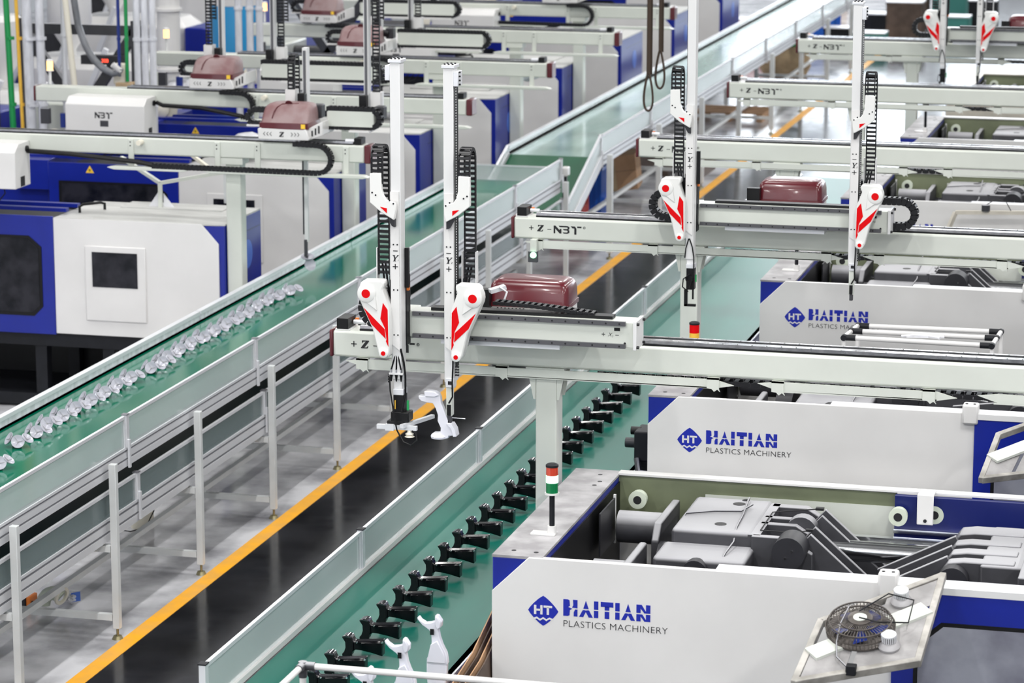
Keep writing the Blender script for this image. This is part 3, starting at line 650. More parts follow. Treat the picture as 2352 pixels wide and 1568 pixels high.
def right_robot(Y, label, arms=None, cross=None, motor=None, loops=(), beam_end=0.35, trays=((-4.67, -2.62), (-2.50, -1.50), (-1.40, -.2)), lean_chain=False):
    root = thing('gantry_robot', label, 'robot', (-3.6, Y + .09, 0), 'take-out robots on the right row')
    z1 = 2.494; z0 = 2.354; xl = -4.745
    beam = MB().box(xl, beam_end, Y, Y + .17, z0, z1).build('beam', CREAM, root, bevel=.014)
    MB().box(xl - .020, xl, Y - .001, Y + .171, z0 - .001, z1 + .001).build('end_cap', MAROON, root, bevel=.008, label='dark red end cap')
    for yy in (Y + .022, Y + .120):
        MB().box(xl + .14, beam_end, yy, yy + .040, z1, z1 + .010).build('rail_bed', BLACK, root)
        MB().box(xl + .14, beam_end, yy + .008, yy + .030, z1 + .010, z1 + .026).build('linear_rail', RAILM, root)
    MB().box(xl + .16, beam_end, Y + .075, Y + .10, z1, z1 + .022).build('toothed_rack', STEEL, root)
    b = MB()
    for k in range(64):
        x = xl + .18 + .075 * k
        if x > beam_end: break
        for yy in (Y + .041, Y + .139): b.cyl((x, yy, z1 + .026), (x, yy, z1 + .0268), .004, 6)
    b.build('rail_screws', INK, root, kind='stuff')
    MB().box(xl + .018, xl + .080, Y + .012, Y + .15, z1 + .006, z1 + .062).build('stop_block', BLACK, root, bevel=.003)
    MB().box(xl + .010, xl + .090, Y + .010, Y + .155, z1, z1 + .006).build('stop_plate', ARMW, root)
    MB().cyl((xl + .085, Y + .10, z1 + .03), (xl + .145, Y + .10, z1 + .03), .012, 10).build('buffer', ALU, root)
    MB().box(xl + .085, xl + .102, Y + .12, Y + .14, z1 + .02, z1 + .045).build('end_sensor', ORANGE, root)
    t = MB(); plus(t, xl + .115, Y, 2.427, .030); t.build('plus_mark', INK, beam, smooth=False); t = MB(); glyph(t, [ZI], xl + .155, Y, 2.406, .042); t.build('axis_letter', INK, beam, smooth=False); t = MB(); minus(t, xl + .234, Y, 2.422, .026); t.build('minus_mark', INK, beam, smooth=False)
    nbt_logo(beam, xl + .262, Y, 2.398, .050)
    # cable trays under the beam, hung on toothed clips
    for a, c in trays:
        MB().prism([(a, 2.338), (a + .10, 2.350), (c - .10, 2.345), (c, 2.318), (c - .10, 2.300), (a + .10, 2.306)], Y - .012, Y - .002, 'y').box(a + .08, c - .10, Y - .012, Y + .10, 2.298, 2.306).build('cable_tray', CREAM, root)
    for x in (-4.585, -3.835, -2.73, -2.40, -1.642, -.85):
        MB().prism([(x - .028, z0), (x + .034, z0), (x + .034, 2.296), (x + .040, 2.284), (x + .026, 2.296), (x + .010, 2.284), (x - .004, 2.298), (x - .028, 2.300)], Y - .020, Y - .010, 'y').box(x - .028, x + .034, Y - .020, Y + .02, 2.346, z0).build('tray_clip', CREAM, root)
    chain(MB(), resample([(-3.35, Y + .05, 2.322), (-1.2, Y + .05, 2.322), (.2, Y + .05, 2.322)], .05), (0, 1, 0), .08, .022).build('tray_chain', CHAIN, root)
    # column
    cx0, cx1 = -3.660, -3.548
    col = MB().box(cx0, cx1, Y + .02, Y + .155, .012, z0 - .012).build('column', CREAM, root, bevel=.008)
    MB().box(cx0 - .10, cx1 + .10, Y - .06, Y + .24, 0, .012).build('base_plate', CREAM, col)
    MB().box(cx0 - .045, cx1 + .045, Y - .005, Y + .165, z0 - .012, z0).build('top_plate', CREAM, col)
    for s, x in ((-1, cx0), (1, cx1)):
        for yy in (Y + .022, Y + .145):
            MB().prism([(x, z0 - .012), (x + s * .042, z0 - .012), (x + s * .040, z0 - .03), (x + s * .012, z0 - .17), (x, z0 - .17)], yy, yy + .008, 'y').build('gusset', CREAM, col)
        MB().cyl((x + s * .022, Y + .06, z0 - .030), (x + s * .022, Y + .06, z0 - .012), .012, 8).build('bolt', INK, col)
    # crossbeam with its carriage
    if cross:
        a, c = cross; yc = Y - .26
        cb = MB().box(a, c, yc, yc + .14, 2.537, 2.668).build('crossbeam', CREAM, root, bevel=.004)
        for z in (2.650, 2.536):
            r_ = MB().box(a + .02, c - .04, yc - .018, yc, z, z + .022).build('side_rail', RAILD, cb)
            q = MB(); x = a + .06
            while x < c - .06: q.cyl((x, yc - .019, z + .011), (x, yc - .0182, z + .011), .005, 8); x += .069
            q.build('rail_screws', INK, r_, kind='stuff')
        MB().box(a + .1, c - .12, yc + .05, yc + .12, 2.668, 2.684).build('chain_run', BLACK, cb)
        ep = MB().box(c, c + .018, yc - .02, yc + .15, 2.530, 2.676).build('end_plate', ARMW, cb, bevel=.002)
        q = MB()
        for yy in (yc - .012, yc + .13):
            for z in (2.545, 2.662): q.cyl((c + .018, yy, z), (c + .030, yy, z), .008, 8)
        q.build('bolts', INK, ep)
        t = MB(); plus(t, c - .155, yc, 2.602, .018); t.build('plus_mark', INK, cb, smooth=False); t = MB(); minus(t, c - .085, yc, 2.600, .018); t.build('minus_mark', INK, cb, smooth=False)
        text_mesh('X', .026, c - .132, yc, 2.593, cb, 'axis_letter', shear=.35, offset=.0); text_mesh('2', .013, c - .112, yc, 2.589, cb, 'axis_number', shear=.3)
        MB().box(c - .10, c - .07, yc - .002, yc, 2.622, 2.638).build('slot', BLACK, cb, bevel=.001)
        MB().cyl((c - .045, yc - .002, 2.56), (c - .045, yc, 2.56), .006, 8).build('hole', INK, cb)
        m = (a + c) / 2
        MB().box(m - .32, m + .32, Y - .15, Y + .20, 2.520, 2.540).build('carriage_plate', ARMW, root)
        MB().box(m - .42, m + .20, yc + .01, yc + .11, 2.508, 2.535).build('label_plate', ALU, cb)
        MB().box(a - .12, a + .0, Y - .20, Y - .04, 2.515, 2.66).build('side_housing', CREAM, root, bevel=.006)
    if motor:
        a, c = motor
        MB().rrect([(2.520, a, c, Y + .30, Y + .52), (2.612, a, c, Y + .30, Y + .52)], .02, 2).build('motor_base', WHITE, root)
        motor_cover(root, a, c, Y + .28, Y + .54, 2.610)
        MB().box(a - .06, a + .02, Y + .24, Y + .30, 2.60, 2.70).build('connector_box', BLACK, root)
        q = MB()
        for k in range(8): q.cyl((a + .05 + .02 * k, Y + .298, 2.595), (a + .05 + .02 * k, Y + .301, 2.595), .005, 6)
        q.box(a + .22, a + .25, Y + .298, Y + .301, 2.575, 2.595).box(a + .26, a + .29, Y + .298, Y + .301, 2.575, 2.595); q.build('ports', INK, root)
    for l in loops: loop_chain(root, *l)
    if lean_chain:
        a, c = cross
        chain(MB(), resample([(a + .42, Y - .16, 2.718), (a + .62, Y - .16, 2.712), (a + .82, Y - .16, 2.695), (a + .95, Y - .16, 2.682)], .030), (0, 1, 0), .07, .016).build('top_chain', CHAIN, root)
        q = MB(); q.bar((a + .38, Y - .10, 2.76), (a + .45, Y - .06, 2.78), .05, .02); q.tube([(a + .43, Y - .10, 2.785), (a + .47, Y - .10, 2.76), (a + .46, Y - .12, 2.72), (a + .42, Y - .12, 2.71)], .006, 6); q.build('hose_guide', ALU, root)
    for k, ar in enumerate(arms or ()):
        vertical_arm(root, *ar, label='vertical arm marked %s' % ('Y1' if ar[1] > 0 else 'Y2'))
    return root
G = [14.51 + 3.755 * k for k in range(5)]
right_robot(G[0], 'nearest right-hand take-out robot, its two arms standing over the dark walkway', cross=(-4.25, -3.085), motor=(-3.985, -3.555),
            arms=[(-4.279, 1, G[0] - .39, 3.945, 'gripper', 2.3), (-4.004, -1, G[0] - .39, 3.925, 'sprue', 2.3)], loops=[(-4.455, 2.650, .080, 1, G[0] - .12, .07, .16)], lean_chain=True)
right_robot(G[1], 'second right-hand take-out robot with two arms spread far apart', cross=(-3.50, -2.315), motor=(-3.22, -2.81),
            arms=[(-3.523, 1, G[1] - .39, 4.12, 'hook', 2.3), (-2.512, -1, G[1] - .39, 3.935, 'sprue', 2.3)], loops=[(-3.735, 2.635, .078, 1, G[1] - .12, .07, .16), (-2.245, 2.635, .078, -1, G[1] - .12, .07, .16)])
right_robot(G[2], 'third right-hand take-out robot beam, no arms in view', beam_end=.2)
right_robot(G[3], 'fourth right-hand take-out robot beam, no arms in view', beam_end=.2)
right_robot(G[4], 'farthest right-hand take-out robot, its two red-marked arms at the top right', cross=(-3.22, -2.30), motor=(-2.70, -2.28),
            arms=[(-3.262, 1, G[4] - .39, 4.1, 'hook', 2.3), (-2.912, -1, G[4] - .39, 4.0, 'sprue', 2.3)], loops=[(-3.50, 2.655, .075, 1, G[4] - .12, .07, .16)], beam_end=.2)
# white forked part held by the nearest robot
WF = [(0.145, 2.288), (0.175, 2.290), (0.200, 2.287), (0.218, 2.276), (0.226, 2.258), (0.228, 2.233), (0.243, 2.198), (0.262, 2.153), (0.287, 2.126), (0.295, 2.064), (0.270, 2.062), (0.268, 2.050), (0.238, 2.042), (0.195, 2.044), (0.177, 2.052), (0.176, 2.064), (0.19, 2.074), (0.226, 2.076), (0.228, 2.101), (0.211, 2.137), (0.213, 2.167), (0.202, 2.20), (0.187, 2.226), (0.160, 2.228), (0.126, 2.233), (0.113, 2.248), (0.111, 2.263), (0.147, 2.260)]
y = G[0] - .37
t = thing('held_fork_part', 'white forked plastic part hanging from the nearest robot between its two arm tips', 'plastic part', (-4.05, y, 2.04))
MB().prism([(-4.279 + a, b) for a, b in WF], y - .02, y + .02, 'y').build('part_shell', WHITEP, t, bevel=.004)
MB().prism([(-4.279 + a, b) for a, b in [(.145, 2.290), (.20, 2.289), (.222, 2.272), (.20, 2.262), (.147, 2.262)]], y - .030, y - .018, 'y').build('fork_lip', WHITEP, t, bevel=.003)
MB().lathe((-4.279 + .215, y, 2.046), (0, 0, 1), [(.042, 0), (.044, .010), (.036, .02)], 20).build('base_disc', WHITEP, t)
MB().prism([(-4.279 + a, b) for a, b in [(.262, 2.125), (.287, 2.128), (.305, 2.10), (.312, 2.064), (.296, 2.062), (.288, 2.10)]], y - .03, y + .03, 'y').build('side_fin', WHITEP, t)
MB().cyl((-4.279 + .24, y, 2.155), (-4.279 + .352, y, 2.152), .0022, 6).build('sprue_rod', WHITEP, t)
# ================================================================ RIGHT MACHINES
def haitian(parent, x, y, z, name='maker_logo'):
    """diamond badge, cut block letters and the small line under them; x,z = badge centre"""
    d = []
    for k in range(32):
        t = 2 * PI * k / 32; c, s_ = math.cos(t), math.sin(t); r = .0725 / (abs(c) ** 1.18 + abs(s_) ** 1.18) ** (1 / 1.18); d.append((x + r * c, z + r * s_))
    o = MB().prism(d, y - .0012, y + .0004, 'y').build(name, LOGOB, parent, smooth=False)
    w = MB(); yy = y - .0012
    def rect(a, b, c, e): w.box(x + a, x + b, yy - .0010, yy, z + c, z + e)
    rect(-.044, -.033, -.018, .026); rect(-.014, -.003, -.018, .026); rect(-.034, -.012, -.001, .008)
    rect(.002, .043, .016, .026); rect(.017, .028, -.018, .018)
    zz = [(-.045, -.036), (-.030, -.030), (-.015, -.040), (0, -.030), (.015, -.040), (.030, -.030), (.045, -.036)]
    for q in range(6):
        a, b = zz[q], zz[q + 1]; w.prism([(x + a[0], z + a[1]), (x + b[0], z + b[1]), (x + b[0], z + b[1] - .009), (x + a[0], z + a[1] - .009)], yy - .001, yy, 'y')
    w.build('badge_letters', WHITE, o, smooth=False)
    L = MB(); X0 = x + .096; Z0 = z - .016; g0, g1 = .034, .040
    def P(p): L.prism([(X0 + a, Z0 + b) for a, b in p], y - .0012, y + .0004, 'y')
    def R(a, b, c, e): P([(a, c), (b, c), (b, e), (a, e)])
    R(0, .022, 0, .08); P([(.022, 0), (.030, .004), (.032, .03), (.044, .036), (.022, .044)]); P([(.022, .08), (.030, .076), (.032, .05), (.022, .042)])
    P([(.046, .08), (.068, .08), (.068, .040), (.042, .042), (.048, .055)]); P([(.050, 0), (.068, 0), (.068, .034), (.056, .034), (.050, .02)])
    for s0 in (.075, .275):
        P([(s0 + .020, g1), (s0 + .033, .08), (s0 + .046, g1)]); P([(s0, 0), (s0 + .018, g0), (s0 + .031, g0), (s0 + .034, .028), (s0 + .020, 0)]); P([(s0 + .066, 0), (s0 + .048, g0), (s0 + .035, g0), (s0 + .032, .026), (s0 + .046, 0)])
    for s0 in (.146, .247): R(s0, s0 + .021, 0, g0); R(s0, s0 + .021, g1, .08)
    R(.178, .238, .056, .08); R(.197, .219, g1, .058); R(.197, .219, 0, g0)
    R(.347, .367, 0, g0); R(.392, .413, 0, g0); P([(.367, g0), (.375, g0), (.392, .008), (.392, 0), (.385, 0), (.367, .024)])
    R(.347, .367, g1, .08); R(.392, .413, g1, .08); P([(.367, .08), (.372, .08), (.392, .048), (.392, g1), (.384, g1), (.367, .062)])
    L.build('maker_letters', LOGOB, o, smooth=False)
    text_mesh('PLASTICS MACHINERY', .0455, X0 - .002, y - .0012, z - .068, o, 'small_lettering', sx=1.055, offset=-.0007, space=1.04)
    return o
def right_machine(Y, label, D=1.68, xe=.5, tower='green', shift=0.0, door=-1.596, rollers=True, badge=True, m=None, links='bent', topc=None):
    m = m or WHITE; x0 = -3.470; zt = 1.80; z0 = .42
    root = thing('moulding_machine', label, 'machine', (-2.0, Y + D / 2, 0), 'injection moulding machines on the right row')
    # blue end frame with the grey dusty top plate
    body = MB().box(x0, x0 + .235, Y + .012, Y + D, .30, zt - .012).build('end_frame', BLUE, root, bevel=.004)
    MB().box(x0 - .002, x0 + .240, Y + .010, Y + D + .004, zt - .012, zt).build('top_plate', topc or TOPG, body)
    q = MB()
    for (u, v) in ((.08, .10), (.19, .09), (.17, D - .32), (.18, D - .24), (.15, D - .10)): q.cyl((x0 + u, Y + v, zt), (x0 + u, Y + v, zt + .001), .012, 10)
    q.build('plate_holes', INK, body)
    # front cover with chamfered corner
    fp = MB().prism([(x0, z0), (x0, 1.628), (x0 + .177, zt), (door, zt), (door, z0)], Y - .004, Y + .010, 'y').build('front_cover', m, root, bevel=.003)
    MB().box(x0 + .2, door - .3, Y + .010, Y + .035, zt - .018, zt - .003).build('cover_flange', m, fp)
    if badge: haitian(fp, x0 + .248, Y - .004, 1.549)
    # rear cover: olive inside, pale lip
    rc = MB().box(x0 + .235, -1.80, Y + D - .03, Y + D, .42, zt - .006).build('rear_cover', m, root)
    MB().box(x0 + .235, -1.80, Y + D - .036, Y + D - .030, 1.50, zt - .016).build('rear_inner', OLIVE, rc)
    MB().box(x0 + .235, xe, Y + D - .06, Y + D + .01, zt - .006, zt + .004).build('rear_lip', m, rc)
    MB().box(-2.78 + (.0 if badge else .4), -1.80, Y + D - .040, Y + D - .036, 1.40, 1.715).build('lit_inner', CREAM, rc)  # lit lower wall painted pale; olive strip left above paints the shadow
    rd = MB().box(-1.80, xe, Y + D - .10, Y + D - .06, .62, zt - .012).build('rear_door', DBLUE, root)
    MB().box(-1.80, xe, Y + D - .125, Y + D - .10, 1.60, 1.622).build('door_track', STEEL, rd)
    # bed, base, dark interior floor
    MB().box(x0 + .10, xe, Y + .05, Y + D - .05, .10, .95).build('machine_bed', DARK, root)
    for a in (x0 + .15, -1.9, -.4):
        for b in (Y + .12, Y + D - .2): MB().cyl((a, b, 0), (a, b, .10), .07, 12).build('mount', BLACK, root)
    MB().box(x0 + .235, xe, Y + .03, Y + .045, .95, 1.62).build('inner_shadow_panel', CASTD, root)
    # front sliding door, blue with smoked window
    dr = MB().box(door, xe, Y - .022, Y + .006, .62, zt - .030).build('front_door', BLUE if tower != 'none' else DBLUE, root, bevel=.003)
    MB().box(door, xe, Y - .026, Y + .030, zt - .030, zt + .002).build('door_header', ARMW, dr)
    wx = door + .10
    MB().prism([(wx, .80), (wx, 1.535), (wx + .12, 1.640), (xe - .05, 1.640), (xe - .05, .80)], Y - .028, Y - .021, 'y').build('window_gasket', BLACK, dr)
    MB().prism([(wx + .02, .82), (wx + .02, 1.525), (wx + .13, 1.622), (xe - .07, 1.622), (xe - .07, .82)], Y - .031, Y - .027, 'y').build('pane', GLASSL, dr)
    MB().box(x0 + 1.05, xe, Y + .012, Y + .135, zt - .018, zt - .006).build('front_track', ALU, root)
    for a in (door - .025,):
        b = MB().box(a - .045, a + .045, Y - .032, Y + .05, zt - .06, zt + .055).build('track_bracket', WHITE, root, bevel=.012)
        for u in (-.022, .022): MB().cyl((a + u, Y - .01, zt + .055), (a + u, Y - .01, zt + .058), .008, 8).build('bolt', INK, b)
    yb = Y + D - .10
    b = MB().box(-1.682, -1.600, yb - .05, yb + .07, zt - .0, zt + .016).box(-1.682, -1.600, yb - .055, yb - .045, 1.660, zt + .016).build('rear_bracket', WHITE, root, bevel=.008)
    MB().cyl((-1.64, yb - .060, 1.682), (-1.64, yb - .055, 1.682), .009, 10).build('bolt', INK, b)
    if rollers:
        for rx, dy in ((-1.772, 0), (-1.60, .085), (-3.105, 0)):
            yb = Y + D - .10 + dy
            MB().lathe((rx, yb - .035, 1.700), (0, -1, 0), [(.044, 0), (.044, .016), (.034, .022), (.034, .032), (.047, .038), (.047, .050), (.030, .052)], 24).build('roller', ROLLER, root)
            MB().cyl((rx, yb - .088, 1.700), (rx, yb - .080, 1.700), .022, 16).build('roller_hub', INK, root)
    s = shift
    # ---- toggle clamp inside
    blk = MB().box(-2.80 + s, -2.40 + s, Y + .88, Y + 1.53, 1.2, 1.740).build('crosshead_block', CAST, root, bevel=.02)
    MB().box(-2.835 + s, -2.385 + s, Y + .60, Y + .90, 1.15, 1.672).build('block_step', CAST, root, bevel=.02)
    MB().cyl((-2.62 + s, Y + .56, 1.615), (-2.62 + s, Y + .62, 1.615), .062, 24).build('nut_cap', CASTD, root)
    MB().cyl((-2.58 + s, Y + 1.02, 1.740), (-2.58 + s, Y + 1.02, 1.7415), .030, 16).build('lift_hole', INK, blk); MB().cyl((-2.56 + s, Y + 1.42, 1.740), (-2.56 + s, Y + 1.42, 1.7415), .032, 16).build('lift_hole', INK, blk)
    MB().lathe((-2.54 + s, Y + 1.50, 1.66), (0, 0, 1), [(.055, 0), (.05, .05), (.03, .075), (.01, .085)], 18).build('rear_knob', DARK, root)
    plate = [(-2.40 + s, 1.2), (-2.40 + s, 1.735), (-2.22 + s, 1.735), (-2.10 + s, 1.66), (-2.08 + s, 1.2)]
    for a, b in ((Y + .86, Y + .90), (Y + 1.10, Y + 1.14), (Y + 1.22, Y + 1.26), (Y + 1.44, Y + 1.50)):
        MB().prism(plate, a, b, 'y').build('crosshead_plate', CAST, root, bevel=.006)
    MB().box(-2.42 + s, -2.36 + s, Y + .88, Y + 1.5, 1.2, 1.735).build('crosshead_web', CAST, root)
    MB().cyl((-2.20 + s, Y + .74, 1.690), (-2.20 + s, Y + .90, 1.690), .080, 30).build('toggle_pin', CASTD, root)
    q = MB(); q.cyl((-2.18 + s, Y + .735, 1.705), (-2.18 + s, Y + .741, 1.705), .006, 8).cyl((-2.212 + s, Y + .735, 1.668), (-2.212 + s, Y + .741, 1.668), .006, 8); q.build('pin_screws', STEEL, root)
    MB().cyl((-2.20 + s, Y + 1.14, 1.69), (-2.20 + s, Y + 1.22, 1.69), .078, 26).build('toggle_eye', CAST, root)
    for a in (Y + .92, Y + 1.06, Y + 1.28, Y + 1.40):
        if links == 'bent':
            p = (-2.16 + s, a, 1.70); q_ = (-1.74 + s, a, 1.33)
        else: p = (-2.16 + s, a, 1.66); q_ = (-1.74 + s, a, 1.60)
        d = (Vector(q_) - Vector(p)).normalized()
        MB().bar(p, q_, .026, .13, up=(0, 0, 1)).build('toggle_link', CAST, root, bevel=.004)
    for a in (Y + .80, Y + .99, Y + 1.17):
        if links == 'bent': MB().bar((-1.42, a, 1.672), (-1.80, a, 1.535 - .06), .028, .11).build('front_link', CAST, root, bevel=.004)
        else: MB().bar((-1.42, a, 1.65), (-1.80, a, 1.60), .028, .11).build('front_link', CAST, root, bevel=.004)
    # fixed platen with fork slots
    for a, b in ((Y + .70, Y + .78), (Y + .86, Y + .95), (Y + 1.03, Y + 1.12), (Y + 1.22, Y + 1.36)):
        MB().prism([(-1.46, 1.2), (-1.47, 1.66), (-1.43, 1.715), (-1.36, 1.725), (-1.12, 1.725), (-1.12, 1.2)], a, b, 'y').build('platen_fork', CAST, root, bevel=.008)
    MB().box(-1.28, -1.05, Y + .68, Y + 1.40, 1.2, 1.718).build('platen', CAST, root, bevel=.012)
    MB().box(-1.08, -1.00, Y + .40, Y + 1.46, 1.2, 1.752).build('platen_face', CAST, root, bevel=.008)
    MB().cyl((-1.40, Y + .62, 1.640), (-1.40, Y + .70, 1.640), .072, 26).build('platen_pin', CASTD, root)
    MB().box(-1.20, -1.12, Y + .36, Y + .44, 1.55, 1.70).build('platen_bracket', ALU, root, bevel=.01)
    # tie bars, rails, cylinders
    MB().cyl((-2.5, Y + 1.29, 1.575), (-.5, Y + 1.29, 1.575), .052, 24).build('tie_bar', STEEL, root)
    MB().cyl((-3.0, Y + .42, 1.40), (-.5, Y + .42, 1.40), .052, 20).build('tie_bar', STEEL, root)
    MB().box(-2.9, xe, Y + 1.47, Y + 1.51, 1.575, 1.600).build('guide_rail', STEEL, root)
    MB().box(-2.9, xe, Y + 1.40, Y + 1.44, 1.545, 1.570).build('guide_rail', STEEL, root)
    MB().cyl((-3.165, Y + 1.36, 1.60), (-2.93, Y + 1.36, 1.60), .082, 28).build('big_cylinder', CAST, root)
    MB().prism([(Y + 1.05, 1.42), (Y + 1.05, 1.62), (Y + 1.12, 1.70), (Y + 1.58, 1.70), (Y + 1.58, 1.42)], -2.935 + s * .5, -2.895 + s * .5, 'x').build('cylinder_flange', CAST, root, bevel=.008)
    MB().cyl((-3.125, Y + .62, 1.585), (-2.965, Y + .62, 1.585), .050, 24).build('small_cylinder', CAST, root)
    MB().box(-2.965, -2.925, Y + .52, Y + .92, 1.42, 1.652).build('small_flange', CAST, root, bevel=.012)
    MB().cyl((-2.93, Y + .64, 1.60), (-2.80 + s, Y + .64, 1.60), .020, 16).build('piston_rod', STEEL, root)
    MB().ring((-2.89, Y + 1.05, 1.50), (1, 0, 0), .12, .05, .10, 24).build('gear_wheel', CASTD, root)
    MB().box(x0 + .236, x0 + .242, Y + .04, Y + D - .04, .95, zt - .045).build('inner_shade_sheet', BLACK, root)  # black sheet painting the shade on the end frame's inner face
    MB().box(-3.20, -3.192, Y + 1.05, Y + 1.40, 1.52, 1.74).build('guard_sheet', CASTD, root); MB().box(-3.202, -3.190, Y + 1.385, Y + 1.40, 1.50, 1.755).build('sheet_edge', ARMW, root)
    q = MB(); q.tube([(-2.52 + s, Y + 1.48, 1.76), (-2.50 + s, Y + 1.2, 1.748), (-2.49 + s, Y + .95, 1.745), (-2.485 + s, Y + .86, 1.70), (-2.50 + s, Y + .7, 1.68), (-2.52 + s, Y + .585, 1.62), (-2.53 + s, Y + .58, 1.5)], .005, 6)
    q.tube([(-2.80 + s, Y + 1.1, 1.70), (-2.78 + s, Y + 1.15, 1.748), (-2.65 + s, Y + 1.22, 1.75), (-2.52 + s, Y + 1.25, 1.75), (-2.48 + s, Y + 1.35, 1.76)], .005, 6); q.build('loose_cable', CAST, root)
    q = MB(); q.tube([(-2.37 + s, Y + .95, 1.742), (-2.20 + s, Y + .95, 1.742), (-2.14 + s, Y + 1.0, 1.742)], .003, 5).tube([(-2.37 + s, Y + .95, 1.742), (-2.37 + s, Y + 1.30, 1.742), (-2.15 + s, Y + 1.42, 1.742)], .003, 5).box(-2.155 + s, -2.12 + s, Y + .99, Y + 1.01, 1.738, 1.75).box(-2.17 + s, -2.13 + s, Y + 1.40, Y + 1.43, 1.738, 1.75); q.build('sensor_wire', INK, root)
    return root
def tower_light(x, y, z, label, kind, bracket=True, h=.20):
    t = thing('tower_light', label, 'signal light', (x, y, z))
    if bracket: MB().box(x - .10, x + .02, y - .03, y + .03, z, z + .010).build('bracket', WHITE, t, bevel=.002); MB().cyl((x, y, z + .01), (x, y, z + .045), .022, 14).build('collar', WHITE, t)
    MB().cyl((x, y, z + .01), (x, y, z + h), .013, 12).build('pole', DARK if kind != 'amber' else ARMW, t)
    MB().cyl((x, y, z + h), (x, y, z + h + .008), .036, 18).build('flange', WHITE, t)
    zz = z + h + .008
    if kind == 'green': secs = [('green_lens', LEDGD, .050), ('lit_green_lens', LEDG, .036), ('red_lens', LENSR, .040)]
    elif kind == 'red': secs = [('green_lens', LEDGD, .050), ('yellow_lens', YELP, .036), ('red_lens', RED, .05)]
    elif kind == 'darkgreen': secs = [('base_lens', DARK, .12)]
    else: secs = [('amber_lens', LEDO, .085)]
    for n_, m_, h_ in secs:
        MB().cyl((x, y, zz), (x, y, zz + h_), .029, 20).build(n_, m_, t); zz += h_
    MB().lathe((x, y, zz), (0, 0, 1), [(.031, 0), (.031, .010), (.022, .016)], 18).build('cap', DARK if kind != 'amber' else ARMW, t)
    return t
Ym = [12.95, 16.43, 20.165, 23.94, 27.68, 31.45]
right_machine(Ym[0], 'nearest injection moulding machine, toggle clamp open on top and blue maker lettering', D=1.70)
right_machine(Ym[1], 'second injection moulding machine, directly behind the nearest one', D=1.62, shift=.12, links='straight')
right_machine(Ym[2], 'third injection moulding machine, behind the two-armed middle robot', D=1.6, shift=0)
right_machine(Ym[3], 'fourth injection moulding machine, mostly hidden by the robot beams', D=1.6, shift=.05)
right_machine(Ym[4], 'fifth injection moulding machine, dusty grey top near the right edge', D=1.6, shift=.1, badge=False)
right_machine(Ym[5], 'farthest injection moulding machine, beige and dirty at the top right', D=1.6, m=BEIGE, tower='none', badge=False, topc=BEIGE, shift=.05)
tower_light(-3.283, 13.36, 1.80, 'tower light with a glowing green section on the nearest white machine', 'green')
tower_light(-3.283, 16.84, 1.80, 'tower light with a bright red top section behind the nearest robot beam', 'red')
tower_light(-3.283, 20.57, 1.80, 'unlit dark signal pole on the third machine top plate', 'darkgreen', h=.16)
tower_light(-3.283, 28.09, 1.80, 'unlit dark signal pole on the fifth machine top plate', 'darkgreen', h=.20)
# valve block poking out of the second machine
t = thing('valve_block', 'black hydraulic valve block beside the blue corner of the second machine', 'valve', (-3.55, 16.9, 1.3))
MB().box(-3.62, -3.50, 16.75, 16.95, 1.32, 1.50).build('valve_body', DARK, t, bevel=.008)
MB().cyl((-3.68, 16.80, 1.42), (-3.49, 16.80, 1.42), .03, 14).build('solenoid', CASTD, t); MB().cyl((-3.66, 16.86, 1.48), (-3.60, 16.86, 1.48), .025, 12).build('end_plug', BLACK, t)
MB().tube([(-3.60, 16.74, 1.34), (-3.58, 16.70, 1.27), (-3.52, 16.70, 1.26), (-3.50, 16.75, 1.28)], .018, 8).build('oil_pipe', CAST, t)
MB().box(-3.62, -3.485, 16.78, 16.92, 0, 1.32).build('valve_stand', DARK, t)
